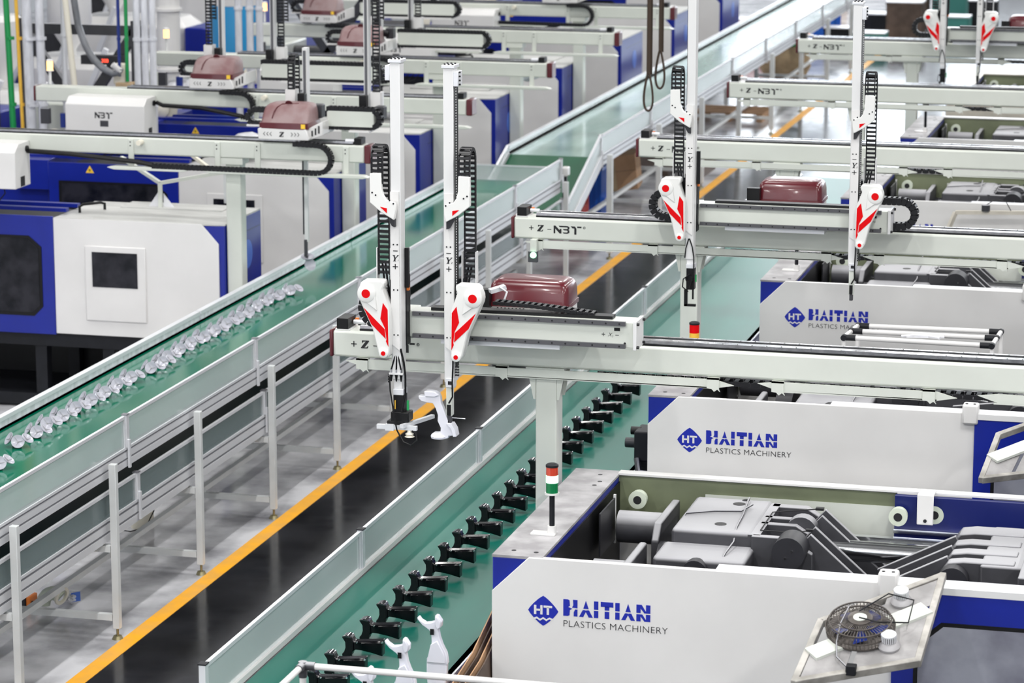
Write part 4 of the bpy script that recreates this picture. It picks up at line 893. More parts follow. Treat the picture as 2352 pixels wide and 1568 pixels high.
# ================================================================ LEFT ROBOTS AND MACHINES
def left_machine(Y, label, D=.90, door_x=-9.73, xl=-11.3, z=1.615, base=True, light=None):
    xr = -8.25; root = thing('compact_moulding_machine', label, 'machine', (-9.5, Y + D / 2, 0), 'injection moulding machines on the left row')
    zb = .65
    # white clamp cover
    fp = MB().prism([(door_x, zb), (door_x, z), (xr - .19, z), (xr - .045, z - .16), (xr - .045, zb)], Y - .004, Y + .012, 'y').build('front_cover', WHITE, root, bevel=.003)
    top = MB().prism([(door_x, Y), (xr - .19, Y), (xr, Y + .03), (xr, Y + D), (door_x, Y + D)], z - .012, z, 'z').build('top_cover', DUSTW, root)
    MB().box(door_x + .34, xr - .24, Y + .62, Y + D, z, z + .012).build('raised_lid', DUSTW, top)
    # blue end with recessed lines and a round badge
    en = MB().prism([(xr - .20, z - .014), (xr, z - .014), (xr, zb), (xr - .20, zb)], Y + .012, Y + D, 'y').build('end_cover', BLUE, root, bevel=.004)
    MB().box(xr, xr + .002, Y + .30, Y + D - .02, z - .14, z - .132).box(xr, xr + .002, Y + .30, Y + D - .02, z - .62, z - .612).build('seam', DBLUE, en)
    MB().cyl((xr, Y + D * .62, z - .33), (xr + .003, Y + D * .62, z - .33), .12, 28).build('round_badge', ROUNDL, en)
    # inspection door with dark window
    dp = MB().box(-9.455, -8.925, Y - .020, Y - .004, .775, 1.40).build('side_door', WHITE, root, bevel=.012)
    MB().box(-9.39, -8.995, Y - .024, Y - .019, 1.06, 1.350).build('window', GLASSD, dp)
    # blue sliding door with smoked window
    bd = MB().box(xl + .3, door_x, Y - .014, Y + .01, zb - .01, z + .012).build('blue_door', BLUE, root, bevel=.003)
    wx = door_x - .105
    MB().prism([(xl + .45, .79), (xl + .40, .84), (xl + .40, 1.46), (wx - .11, 1.46), (wx, 1.37), (wx, .87), (wx - .08, .79)], Y - .020, Y - .013, 'y').build('window_gasket', BLACK, bd)
    MB().prism([(xl + .46, .82), (xl + .43, .86), (xl + .43, 1.44), (wx - .12, 1.44), (wx - .025, 1.36), (wx - .025, .88), (wx - .09, .82)], Y - .024, Y - .019, 'y').build('pane', GLASSD, bd)
    MB().prism([(-10.63, z - .075), (-10.55, z - .075), (-10.59, z - .008)], Y - .017, Y - .0145, 'y').build('warning_sign', YEL, bd, smooth=False)
    q = MB(); q.box(-10.600, -10.594, Y - .0185, Y - .0175, z - .062, z - .038).box(-10.588, -10.582, Y - .0185, Y - .0175, z - .062, z - .038); q.build('sign_print', INK, bd)
    # frame bars and dark opening behind the door top
    MB().box(xl, door_x + .04, Y + .18, Y + .24, z + .02, z + .05).box(xl, door_x + .04, Y + .42, Y + .48, z + .02, z + .05).build('blue_guard_rail', BLUE, root)
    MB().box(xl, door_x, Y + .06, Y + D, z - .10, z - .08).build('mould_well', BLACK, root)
    MB().tube([(-9.62, Y + .3, z + .0), (-9.62, Y + .3, z + .05), (-9.60, Y + .33, z + .065), (-9.50, Y + .46, z + .065), (-9.48, Y + .5, z + .05), (-9.48, Y + .5, z)], .012, 8).build('lifting_handle', BLACK, root)
    # dark base and legs
    MB().box(xl, xr - .3, Y + .04, Y + D - .04, .53, zb).build('base_frame', DARK, root)
    for a in (-9.95, -9.35, -8.75): MB().box(a, a + .10, Y + .06, Y + .16, .10, .53).build('base_leg', DARK, root); 
    for a in (-9.95, -8.75): MB().box(a, a + .10, Y + D - .16, Y + D - .06, .10, .53).build('base_leg', DARK, root)
    MB().box(xl, xr - .3, Y + .04, Y + D - .04, .02, .12).build('base_sill', DARK, root)
    MB().box(xl, xr - .9, Y + D - .05, Y + D - .03, .12, .55).build('rear_shade_sheet', BLACK, root)  # black sheet standing in for the shade beneath the machine
    MB().tube([(-8.9, Y + .3, .62), (-8.85, Y + .2, .45), (-8.6, Y + .2, .40), (-8.4, Y + .3, .45)], .02, 8).tube([(-9.0, Y + .3, .62), (-8.95, Y + .15, .42), (-8.7, Y + .12, .34), (-8.5, Y + .2, .38)], .02, 8).build('oil_hose', BLACK, root)
    # injection unit left of the door: barrel guard, hopper throat, motor
    MB().box(xl - 1.6, xl + .25, Y + .1, Y + D - .1, .5, z - .20).build('injection_bed', BLUE, root, bevel=.01)
    MB().box(xl - .05, xl + .30, Y - .01, Y + D, z - .25, z + .03).build('platen_guard', BLUE, root, bevel=.006)
    MB().cyl((xl + .05, Y + D / 2, z + .02), (xl - .5, Y + D / 2, z + .02), .09, 18).build('barrel', CASTD, root)
    MB().box(xl - 1.1, xl - .45, Y + .15, Y + D - .15, z - .20, z + .16).build('injection_carriage', CREAM, root, bevel=.02)
    MB().lathe((xl + .18, Y + D * .45, z + .10), (.25, -1, .05), [(.15, 0), (.16, .03), (.12, .06), (.09, .06), (.08, .12), (.045, .14)], 24).build('mould_motor', RUBW, root)
    return root
def left_robot(Y, label, car=None, arm=None, box=None, cross=None, mast=None, lamp=False, trays=((-9.22, -8.52), (-8.40, -7.00))):
    root = thing('side_robot', label, 'robot', (-8.18, Y + .08, 0), 'take-out robots on the left row')
    z1 = 2.298; z0 = 2.158; xr = -7.065; xl = -11.20
    beam = MB().box(xl, xr, Y, Y + .16, z0, z1).build('beam', CREAM, root, bevel=.012)
    MB().box(xr, xr + .055, Y - .004, Y + .164, z0 - .004, z1 + .004).build('end_cap', MAROON, root, bevel=.010, label='dark red end cap')
    MB().box(xl - .02, xl, Y, Y + .16, z0, z1).build('end_cap', MAROON, root, bevel=.008, label='dark red end cap')
    for yy in (Y + .02, Y + .11):
        MB().box(xl + .9, xr - .10, yy, yy + .038, z1, z1 + .010).build('rail_bed', BLACK, root)
        MB().box(xl + .9, xr - .10, yy + .008, yy + .028, z1 + .010, z1 + .024).build('linear_rail', RAILM, root)
    MB().box(xr - .09, xr - .03, Y + .02, Y + .14, z1 + .004, z1 + .055).build('stop_block', BLACK, root, bevel=.003)
    MB().cyl((xr - .17, Y + .06, z1 + .028), (xr - .09, Y + .06, z1 + .028), .016, 10).build('buffer', ALU, root)
    for x in (-9.04, -8.298, -7.957, -7.214):
        b = MB().box(x - .024, x + .024, Y - .012, Y, 2.072, z1 - .012).box(x - .024, x + .024, Y - .06, Y, 2.064, 2.074).build('tray_hanger', CREAM, root, bevel=.004)
        MB().cyl((x - .004, Y - .0135, 2.262), (x - .004, Y - .0115, 2.262), .006, 8).cyl((x - .004, Y - .0135, 2.232), (x - .004, Y - .0115, 2.232), .006, 8).build('screws', INK, b)
    for a, c in trays:
        MB().prism([(a, 2.062), (a + .06, 2.073), (c - .05, 2.073), (c, 2.056), (c - .05, 2.045), (a + .06, 2.045)], Y - .10, Y - .02, 'y').build('cable_tray', CREAM, root, bevel=.004)
    MB().cyl((-8.951, Y - .07, 2.263), (-8.951, Y, 2.263), .022, 16).build('guide_knob', RUBW, root)
    col = MB().box(-8.243, -8.115, Y + .02, Y + .15, .012, z0).build('column', CREAM, root, bevel=.010)
    MB().box(-8.34, -8.05, Y - .05, Y + .22, 0, .012).build('base_plate', CREAM, col)
    MB().box(-8.29, -8.09, Y + .0, Y + .16, z0 - .05, z0).build('top_plate', CREAM, col)
    if car is not None:
        x = car
        cb = MB().prism([(x, 2.330), (x + .42, 2.330), (x + .43, 2.345), (x + .40, 2.420), (x + .02, 2.425), (x - .005, 2.415)], Y - .06, Y + .30, 'y').build('carriage', WHITE, root, bevel=.006)
        MB().prism([(x + .42, 2.330), (x + .52, 2.370), (x + .52, 2.48), (x + .40, 2.42)], Y + .0, Y + .30, 'y').build('carriage_cheek', WHITE, root, bevel=.004)
        q = MB()
        for k in range(3): q.bar((x + .435 + .028 * k, Y - .003, 2.36 + .012 * k), (x + .435 + .028 * k, Y - .003, 2.405 + .02 * k), .012, .004)
        q.build('vents', INK, cb)
        mc = motor_cover(root, x + .005, x + .405, Y - .055, Y + .30, 2.418, 'carriage_cover', MAROOND, h=.185, front_slope=.13)
        MB().box(x + .36, x + .395, Y - .0605, Y - .0585, 2.425, 2.460).build('yellow_sticker', YEL, root)
        t = MB()
        for k in range(3):
            for s, c0 in ((1, x + .045 + .027 * k), (-1, x + .345 - .027 * k)):
                t.bar((c0 + s * .014, Y - .061, 2.392), (c0, Y - .061, 2.377), .003, .004, up=(0, 1, 0)); t.bar((c0, Y - .061, 2.377), (c0 + s * .014, Y - .061, 2.362), .003, .004, up=(0, 1, 0))
        t.build('arrow_marks', INK, cb, smooth=False, kind='stuff'); t = MB(); glyph(t, [ZI], x + .178, Y - .0605, 2.355, .040); t.build('axis_letter', INK, cb, smooth=False)
        # chain that hangs from the carriage down to the tray
        xc = x + .30; xe_ = x + .62
        pts = [(xc, Y - .07, 2.305), (xe_ - .12, Y - .07, 2.300)] + [(xe_ - .12 + .115 * math.sin(t), Y - .07, 2.187 + .113 * math.cos(t)) for t in [PI * k / 8 for k in range(9)]] + [(max(xc - 1.2, -9.15), Y - .07, 2.083)]
        chain(MB(), resample(pts, .034), (0, 1, 0), .055, .036).build('tray_chain', CHAIN, root)
        MB().tube([(pts[-1][0], Y - .07, 2.09), (pts[-1][0] - .12, Y - .07, 2.11), (-9.55, Y - .07, 2.155), (-9.92, Y - .06, 2.165), (-9.99, Y - .03, 2.185)] if pts[-1][0] > -9.6 else [(-9.2, Y - .07, 2.09), (-9.5, Y - .07, 2.15), (-9.99, Y - .03, 2.185)], .020, 8).build('cable_bundle', BLACK, root)
        loop_chain(root, x - .085, 2.488, .058, 1, Y + .12, .06, .10, 'side_loop_chain')
        MB().box(x - .14, x + .0, Y + .06, Y + .18, 2.415, 2.428).build('chain_shelf', WHITE, root)
    if cross:
        a, c = cross
        cb = MB().rrect([(2.425, a, c, Y + .16, Y + .34), (2.548, a, c, Y + .16, Y + .34)], .02, 2).build('crossbeam', CREAM, root)
        chain(MB(), resample([(a, Y + .20, 2.562), (c - .05, Y + .20, 2.562)] + [(c - .03 + .075 * math.sin(t), Y + .20, 2.490 + .072 * math.cos(t)) for t in [PI * k / 7 for k in range(8)]] + [(a, Y + .20, 2.418)], .034), (0, 1, 0), .07, .040).build('cross_chain', CHAIN, root)
        MB().box(a + .2, c - .03, Y + .12, Y + .30, 2.385, 2.400).build('chain_shelf', WHITE, root)
    if mast:
        for (mx, mz, s) in mast:
            m = MB().box(mx, mx + .040, Y + .38, Y + .45, 2.50, mz).build('lift_mast', ARMW, root)
            MB().box(mx + .012, mx + .030, Y + .366, Y + .38, 2.50, mz - .02).build('mast_rail', RAILD, m)
            chain(MB(), resample([(mx + s * .10, Y + .40, 2.64), (mx + s * .10, Y + .40, mz - .12), (mx + s * .10, Y + .43, mz - .07), (mx + s * .10, Y + .50, mz - .07), (mx + s * .10, Y + .52, mz - .12), (mx + s * .10, Y + .52, mz - .5)], .03), (1, 0, 0), .055, .02).build('drag_chain', CHAIN, m)
            MB().rrect([(2.56, mx + s * .10 - .045, mx + s * .10 + .045, Y + .36, Y + .46), (2.68, mx + s * .10 - .045, mx + s * .10 + .045, Y + .36, Y + .46)], .01, 2).build('chain_box', WHITE, m)
            MB().box(mx - .02, mx + .04, Y + .30, Y + .37, 2.53, 2.66).build('servo_motor', BLACK, m, bevel=.006)
            MB().cyl((mx + .03, Y + .28, 2.53), (mx + .16, Y + .26, 2.52), .035, 16).build('gearbox', BLACK, m)
            MB().box(mx + .12, mx + .20, Y + .25, Y + .36, 2.47, 2.58).build('motor_mount', CASTD, m, bevel=.01)
            MB().lathe((mx - .01, Y + .33, 2.42), (0, 0, 1), [(.055, 0), (.045, .06), (.05, .10), (.03, .12)], 16).build('mast_foot', ALU, m)
    if arm:
        ax, tip, held = arm
        a = MB().box(ax, ax + .030, Y + .30, Y + .33, tip + .12, 2.45).build('lowering_arm', ARMW, root)
        MB().box(ax - .014, ax, Y + .30, Y + .32, tip + .18, 2.45).build('arm_belt', CASTD, a)
        MB().box(ax - .004, ax + .020, Y + .29, Y + .32, tip, tip + .14).build('gripper', CAST, a, bevel=.003)
    if box:
        bx_ = box
        b = MB().prism([(Y - .30, 1.880), (Y - .30, 2.180), (Y - .22, 2.245), (Y + .0, 2.245), (Y + .0, 1.880)], bx_, bx_ + .77, 'x').build('control_box', WHITE, root, bevel=.006)
        nbt_logo(b, bx_ + .29, Y - .301, 2.060, .055, reg=False)
        MB().box(bx_ + .34, bx_ + .42, Y - .302, Y - .300, 1.985, 2.040).build('rating_plate', CAST, b)
        MB().box(bx_ + .771, bx_ + .773, Y - .20, Y - .12, 1.89, 1.97).build('side_socket', DARK, b)
        MB().cyl((bx_ + .77, Y - .07, 2.185), (bx_ + .785, Y - .07, 2.185), .025, 14).build('cable_gland', BLACK, b)
        q = MB()
        for u in (.50, .56, .62): q.tube([(bx_ + u, Y - .2, 1.885), (bx_ + u + .01, Y - .2, 1.83), (bx_ + u - .06, Y - .2, 1.75), (bx_ + u - .2, Y - .15, 1.70)], .006, 6)
        q.build('box_cables', BLACK, b)
    if lamp: tower_light(-11.09, Y + .10, z1, lamp, 'amber', bracket=False, h=.13)
    # air filter unit under the left end
    f = MB().box(-11.12, -11.04, Y - .08, Y - .02, 1.96, 2.10).build('filter_block', CAST, root)
    MB().cyl((-10.90, Y - .05, 1.93), (-10.90, Y - .05, 2.06), .035, 14).build('filter_cup', BLUEP, f)
    return root
LG = [22.46, 25.50, 28.48, 31.51, 34.50]
left_robot(LG[0], 'nearest left-hand take-out robot, its gripper dangling a grey part over the green belt', car=-7.93, arm=(-7.672, 1.33, True), box=-10.70, cross=(-7.43, -7.03), mast=[(-7.70, 3.02, -1), (-7.18, 3.75, 1)])
left_robot(LG[1], 'second left-hand take-out robot with a white control box on its beam', car=-9.66, box=-10.78, cross=(-9.05, -7.95), mast=[(-9.53, 3.4, -1), (-9.03, 3.4, 1)], lamp='glowing amber lamp post on the second left-hand robot beam')
left_robot(LG[2], 'third left-hand take-out robot, red cover half behind a black chain', car=-9.22, box=-9.95, cross=(-8.65, -7.75), mast=[(-8.92, 3.4, -1), (-8.60, 3.4, 1)], lamp='glowing amber lamp post on the third left-hand robot beam')
left_robot(LG[3], 'fourth left-hand take-out robot, red cover at the top edge of the photo', car=-10.62, box=-9.82, cross=(-10.0, -8.9), mast=[(-9.20, 3.4, -1)], lamp='glowing amber lamp post on the fourth left-hand robot beam')
left_robot(LG[4], 'farthest left-hand take-out robot beam at the top of the photo', car=-8.6, box=-9.9, cross=(-8.1, -7.3))
for k, (y, d, lab) in enumerate([(22.43, .90, 'nearest left-hand moulding machine, white body with a square dark window'), (25.30, .98, 'second left-hand moulding machine, blue door with warning triangle above the nearest one'),
                                 (28.05, 1.0, 'third left-hand moulding machine, white body behind the clear side panels'), (30.95, 1.0, 'fourth left-hand moulding machine beside the far conveyor'),
                                 (34.0, 1.2, 'fifth left-hand moulding machine, far back beside the far conveyor'), (37.2, 1.3, 'sixth left-hand moulding machine near the top middle'), (40.6, 1.3, 'seventh left-hand moulding machine near the top middle'), (44.2, 1.4, 'farthest left-hand moulding machine by the top edge')]):
    left_machine(y, lab, D=d)
# grey part in the gripper
y = LG[0] + .30
t = thing('held_dish_part', 'grey dish part dangling from the nearest left-hand gripper', 'plastic part', (-7.66, y, 1.22))
dish(MB(), (-7.650, y, 1.325), (.1, -.3, 1), .055).build('dish', CUPW, t)
dish(MB(), (-7.625, y - .02, 1.265), (.65, -.65, .3), .050).build('dish', CUPW, t)
MB().box(-7.665, -7.645, y - .01, y + .01, 1.25, 1.34).build('stem', CAST, t)
# ---- lamp stand above the nearest left machine
t = thing('folding_stand', 'bent white steel stand on top of the nearest left machine', 'stand', (-9.1, 23.2, 1.615))
q = MB(); a = (-9.05, 23.1, 1.83)
q.bar((-9.55, 23.5, 1.97), a, .028, .028).bar(a, (-8.62, 23.5, 1.88), .028, .028).bar(a, (-9.05, 23.1, 1.615), .03, .03)
q.build('bent_frame', CREAM, t); MB().bar((-9.35, 24.2, 2.03), (-8.85, 23.9, 1.80), .028, .028).build('rear_bar', RUBW, t); MB().bar((-8.62, 23.5, 1.89), (-8.62, 23.5, 1.615), .022, .022).build('stay', POST, t)
MB().prism([(-9.17, 1.617), (-9.07, 1.76), (-9.05, 1.617)], 23.12, 23.125, 'y').prism([(-9.03, 1.617), (-9.03, 1.74), (-8.93, 1.617)], 23.12, 23.125, 'y').build('gusset', BAG, t)
# ================================================================ FAN FRAMES ON THE MACHINE DOORS
def fan_frame(x, y, z, label, sc=1.0, simple=False):
    """sloping square-tube frame with a desk fan and two small blowers; built flat then tilted"""
    root = thing('blower_frame', label, 'frame', (x, y, z), 'sloping blower frames')
    U = Vector((.30, .34, .135)) * 1.0; Vv = Vector((-.115, -.05, -.40))
    o = Vector((x, y, z)) ; nrm = U.cross(Vv).normalized()
    if nrm.z < 0: nrm = -nrm
    def P(u, v, w=0): return o + u + v + nrm * w
    return root, U, Vv, nrm
A = Vector((-1.853, 12.473, 1.737)); B = Vector((-1.371, 12.873, 1.868)); Cc = Vector((-1.399, 12.249, 1.665)); Dd = Vector((-1.895, 12.04, 1.597))
def tilted_frame(A, B, Cc, Dd, label, detail=True):
    root = thing('blower_frame', label, 'frame', tuple(Dd), 'sloping blower frames')
    nrm = (B - A).cross(Dd - A).normalized()
    if nrm.z < 0: nrm = -nrm
    P = lambda u, v, w=0: (A * (1 - u) + B * u) * (1 - v) + (Dd * (1 - u) + Cc * u) * v + nrm * w
    for (p, q_) in ((P(0, 0), P(1, 0)), (P(1, -.02), P(1, 1.02)), (P(0, 1), P(1, 1)), (P(0, -.02), P(0, 1.02))):
        MB().bar(p, q_, .030, .036, up=nrm).build('frame_tube', FRAMEG, root, bevel=.003)
    for v0, v1, u0, u1 in ((.05, .36, .55, .98), (.42, .98, .45, .98), (.60, .96, .04, .40)):
        MB().add([P(u0, v0, .01), P(u1, v0, .01), P(u1, v1, .01), P(u0, v1, .01), P(u0, v0, .014), P(u1, v0, .014), P(u1, v1, .014), P(u0, v1, .014)], [(0, 1, 2, 3), (4, 7, 6, 5), (0, 4, 5, 1), (1, 5, 6, 2), (2, 6, 7, 3), (3, 7, 4, 0)]).build('sheet', FRAMES, root)
    MB().bar(P(.05, .62, .02), P(.95, .40, .02), .09, .014, up=nrm).build('fan_bracket', CREAM, root)
    return root, P, nrm
fr, P, nrm = tilted_frame(A, B, Cc, Dd, 'sloping metal frame with a round fan, hung on the nearest machine front')
def fan_unit(root_label, c, nrm, r):
    t = thing('round_fan', root_label, 'fan', tuple(c))
    MB().lathe(c, nrm, [(r, 0), (r * 1.0, .008), (r * .98, .010)], 30).build('back_plate', FANG, t)
    u = nrm.orthogonal().normalized(); w = nrm.cross(u); g = MB()
    for k in range(56):
        a = 2 * PI * k / 56; e = u * math.cos(a) + w * math.sin(a)
        g.tube([c + e * (r * .98), c + e * (r * 1.0) + nrm * .03, c + e * (r * .96) + nrm * .052, c + e * (r * .80) + nrm * .064, c + e * (r * .36) + nrm * .070], .0016, 4)
    g.build('grille_wires', FANG, t, kind='stuff')
    for rr, h in ((1.0, .030), (.90, .060), (.62, .068)): MB().ring(c + nrm * h, nrm, r * rr + .003, r * rr - .003, .005, 30).build('grille_ring', FANG, t)
    MB().lathe(c + nrm * .066, nrm, [(r * .36, 0), (r * .36, .008), (r * .30, .010)], 24).build('grille_boss', FANG, t)
    MB().cyl(c + nrm * .076, c + nrm * .0775, r * .20, 24).build('boss_sticker', CREAM, t)
    for k in range(5):
        a = 2 * PI * k / 5; e = u * math.cos(a) + w * math.sin(a); e2 = u * math.cos(a + .55) + w * math.sin(a + .55)
        MB().add([c + e * r * .2 + nrm * .02, c + e * r * .85 + nrm * .02, c + e2 * r * .8 + nrm * .036, c + e2 * r * .2 + nrm * .030], [(0, 1, 2, 3)]).build('fan_blade', BLUEP, t, smooth=False)
    return t
fan_unit('round wire-guarded desk fan lying on the sloping frame of the nearest machine', P(.42, .46, .02), nrm, .150)
def blower(label, c, nrm):
    t = thing('small_blower', label, 'blower', tuple(c), 'small round blowers on the nearest sloping frame')
    MB().lathe(c, nrm, [(.046, 0), (.050, .012), (.040, .026), (.024, .038)], 20).build('bowl', TOPG, t)
    MB().cyl(c + nrm * .038, c + nrm * .062, .029, 20).build('motor_can', ALUD, t)
    u = nrm.orthogonal().normalized(); w = nrm.cross(u); g = MB()
    for k in range(22):
        a = 2 * PI * k / 22; e = u * math.cos(a) + w * math.sin(a); g.bar(c + e * .031 + nrm * .036, c + e * .031 + nrm * .064, .004, .004)
    g.build('fins', ALU, t); MB().cyl(c + nrm * .064, c + nrm * .070, .033, 20).build('can_top', ALU, t)
blower('upper small ribbed blower beside the white track bracket', P(.70, .20, .015), nrm)
blower('lower small ribbed blower with an orange-stained bowl', P(.72, .78, .015), nrm)
t = thing('fan_cord', 'grey power cord trailing over the sloping frame to a small plug box', 'cord', tuple(P(.4, .6, .03)))
MB().tube([P(.30, .30, .12), P(.26, .45, .09), P(.26, .62, .05), P(.30, .80, .03), P(.42, .98, .03)], .004, 6).build('cord', CAST, t)
MB().box(*[v for k in range(3) for v in (P(.46, 1.0, .02)[k] - .022, P(.46, 1.0, .02)[k] + .022)]).build('plug_box', DARK, t, bevel=.004)
MB().tube([P(.40, .40, .11), P(.62, .30, .12), P(.85, .42, .09), P(.84, .60, .05), P(.60, .62, .10), P(.42, .50, .11)], .0035, 6).build('cord_loop', DARK, t)
t = thing('control_pendant', 'black hand pendant at the lower left corner of the sloping frame', 'pendant', (-2.02, 12.2, 1.28))
MB().rrect([(1.27, -2.08, -1.96, 12.16, 12.24), (1.34, -2.07, -1.975, 12.17, 12.235)], .02, 3).build('pendant_body', DARK, t); MB().box(-2.05, -1.99, 12.155, 12.165, 1.29, 1.32).build('pendant_screen', CASTD, t)
d = Vector((.30, 3.50, .0))
fr2, P2, n2 = tilted_frame(A + d + Vector((.13, 0, .05)), B + d + Vector((.13, 0, .05)), Cc + d, Dd + d + Vector((.13, 0, .05)), 'sloping white frame with a fan at the right edge, on the second machine', False)
fan_unit('wire-guarded fan cut off by the right edge, on the second machine frame', P2(.62, .30, .03), n2, .118)
# frames standing on the third machine front, upper right
t = thing('tube_stand', 'beige bent tube stand in front of the fourth machine at the right edge', 'stand', (-2.2, 23.5, 1.5))
q = MB(); z = 1.80
for p, q_ in (((-2.62, 23.7, 1.48), (-2.52, 23.8, 1.74)), ((-2.52, 23.8, 1.74), (-1.95, 23.8, 1.76)), ((-1.95, 23.8, 1.76), (-1.95, 23.7, 1.48))): q.bar(p, q_, .03, .03)
q.build('bent_tube', BEIGE, t); MB().lathe((-2.28, 23.8, 1.76), (0, 0, 1), [(.035, 0), (.035, .05), (.02, .055)], 14).build('small_blower', CAST, t); MB().tube([(-2.28, 23.8, 1.81), (-2.2, 23.8, 1.86), (-2.12, 23.8, 1.84), (-2.08, 23.8, 1.77)], .004, 5).build('wire', INK, t)
# ---- white pipe rack resting behind the nearest robot beam
t = thing('pipe_rack', 'low white plastic pipe rack with black joints above the second machine', 'rack', (-2.0, 17.6, 1.8))
c4 = [(-2.47, 17.9, 1.97), (-1.60, 17.9, 1.975), (-2.49, 17.45, 1.985), (-1.61, 17.45, 1.98)]
for a, b in ((0, 1), (2, 3), (0, 2), (1, 3)): MB().cyl(c4[a], c4[b], .015, 14).build('pipe', WHITE, t)
MB().cyl((-2.48, 17.68, 1.98), (-1.605, 17.68, 1.98), .015, 14).build('pipe', WHITE, t)
for p in c4 + [(-2.48, 17.68, 1.98), (-1.605, 17.68, 1.98)]:
    s = 1 if p[0] < -2 else -1
    MB().cyl((p[0] + s * .01, p[1], p[2]), (p[0] + s * .07, p[1], p[2]), .0185, 14).cyl((p[0], p[1] - .02, p[2]), (p[0], p[1] + .02, p[2]), .0185, 12).build('pipe_joint', DARK, t)
for p in c4: MB().cyl((p[0], p[1], p[2]), (p[0], p[1], 1.79), .015, 12).build('rack_leg', WHITE, t)
t = tag(recenter(MB().tube([(-2.15, 17.5, 2.0), (-2.08, 17.48, 2.012), (-2.0, 17.5, 2.01), (-1.92, 17.47, 2.006)], .010, 6).bar((-2.12, 17.48, 2.005), (-1.9, 17.52, 2.005), .03, .01).build('plastic_film', BAG), (-2.0, 17.5, 2.0)), 'crumpled strip of white film on the pipe rack', 'film')
# ---- white pipe rail in the foreground
t = thing('pipe_rail', 'white plastic pipe rail with a grey corner joint at the bottom edge', 'rail', (-3.88, 11.4, 0))
j = Vector((-3.879, 11.4, 1.713))
MB().cyl(j, (-2.6, 11.4, 1.713), .014, 14).build('pipe', WHITE, t); MB().cyl(j, j + Vector((0, -1.1, 0)), .014, 14).build('pipe', WHITE, t); MB().cyl(j, (j.x, j.y, 0), .014, 14).build('pipe', WHITE, t); MB().cyl((-2.6, 11.4, 1.713), (-2.6, 11.4, 0), .014, 14).build('pipe', WHITE, t); MB().cyl(j + Vector((0, -1.1, 0)), (j.x, j.y - 1.1, 0), .014, 14).build('pipe', WHITE, t)
MB().cyl(j - Vector((.01, 0, 0)), j + Vector((.055, 0, 0)), .0185, 14).cyl(j + Vector((0, .01, 0)), j - Vector((0, .055, 0)), .0185, 14).cyl(j + Vector((0, 0, .018)), j - Vector((0, 0, .05)), .0185, 14).build('corner_joint', CAST, t)
# ---- cardboard leaning beside the nearest machine
t = thing('cardboard_sheets', 'folded brown cardboard leaning between the teal belt and the nearest machine', 'cardboard', (-3.55, 12.6, .9))
for k, (dx, dy, dz, m_) in enumerate([(0, 0, 0, CARD), (.018, .01, -.02, BROWN), (.036, .0, -.035, CARD), (.055, .01, -.05, BROWN)]):
    P5 = [(-3.60, 12.20, 1.06), (-3.56, 12.42, 1.27), (-3.545, 12.86, 1.345), (-3.535, 13.24, 1.470), (-3.50, 13.26, .60), (-3.52, 12.2, .60)]
    a5 = [(a + dx, b + dy, c + dz) for a, b, c in P5]; b5 = [(a + .006, b, c) for a, b, c in a5]; n5 = len(a5)
    MB().add(a5 + b5, [tuple(range(n5)), tuple(range(2 * n5 - 1, n5 - 1, -1))] + [(i, i + n5, (i + 1) % n5 + n5, (i + 1) % n5) for i in range(n5)]).build('cardboard_sheet', m_, t, smooth=False)
# ================================================================ THINGS UNDER AND AROUND THE CONVEYORS
def crate(x, y, w, d, h, m, label, rot=0.0, name='plastic_crate', z=0.0):
    t = thing(name, label, 'crate', (x, y, z)); q = MB(); s = .012
    q.box(x - w / 2, x + w / 2, y - d / 2, y - d / 2 + s, z, z + h).box(x - w / 2, x + w / 2, y + d / 2 - s, y + d / 2, z, z + h).box(x - w / 2, x - w / 2 + s, y - d / 2, y + d / 2, z, z + h).box(x + w / 2 - s, x + w / 2, y - d / 2, y + d / 2, z, z + h).box(x - w / 2, x + w / 2, y - d / 2, y + d / 2, z, z + s)
    q.build('crate_shell', m, t)
    r = MB(); r.box(x - w / 2 - .012, x + w / 2 + .012, y - d / 2 - .012, y - d / 2, z + h - .03, z + h).box(x + w / 2, x + w / 2 + .012, y - d / 2 - .012, y + d / 2 + .012, z + h - .03, z + h).box(x - w / 2 - .012, x - w / 2, y - d / 2, y + d / 2, z + h - .03, z + h).box(x - w / 2, x + w / 2, y + d / 2, y + d / 2 + .012, z + h - .03, z + h)
    k = x - w / 2
    while k < x + w / 2: r.box(k, k + .015, y - d / 2 - .010, y - d / 2, z, z + h); k += .055
    k = y - d / 2
    while k < y + d / 2: r.box(x + w / 2, x + w / 2 + .010, k, k + .015, z, z + h); k += .055
    r.build('rim_and_ribs', m, t); return t
def carton(x, y, w, d, h, label, ang=0.0, tilt=0.0, z=0.0):
    t = thing('cardboard_box', label, 'box', (x, y, z)); M = Matrix.Translation((x, y, z)) @ Matrix.Rotation(ang, 4, 'Z') @ Matrix.Rotation(tilt, 4, 'Y')
    MB().box(-w / 2, w / 2, -d / 2, d / 2, 0, h).xf(M).build('box_body', CARD, t, bevel=.006)
    MB().box(-w / 2 - .002, w / 2 + .002, -.025, .025, -.001, h + .002).box(-.025, .025, -d / 2 - .002, d / 2 + .002, -.001, h + .002).xf(M).build('packing_tape', SACK, t)
    MB().box(-w / 2 - .001, w / 2 + .001, -d / 2 - .001, d / 2 + .001, h * .55, h * .56).xf(M).build('flap_seam', BROWN, t); return t
carton(-7.70, 34.6, .55, .55, .42, 'large brown cardboard box lying tilted under the far conveyor', .12, -.12, .12)
crate(-7.70, 33.0, .40, .38, .62, BLUEB, 'tall blue ribbed crate under the foot of the ramp conveyor')
crate(-7.72, 32.2, .36, .30, .42, REDB, 'small red ribbed crate beside the blue crate under the ramp')
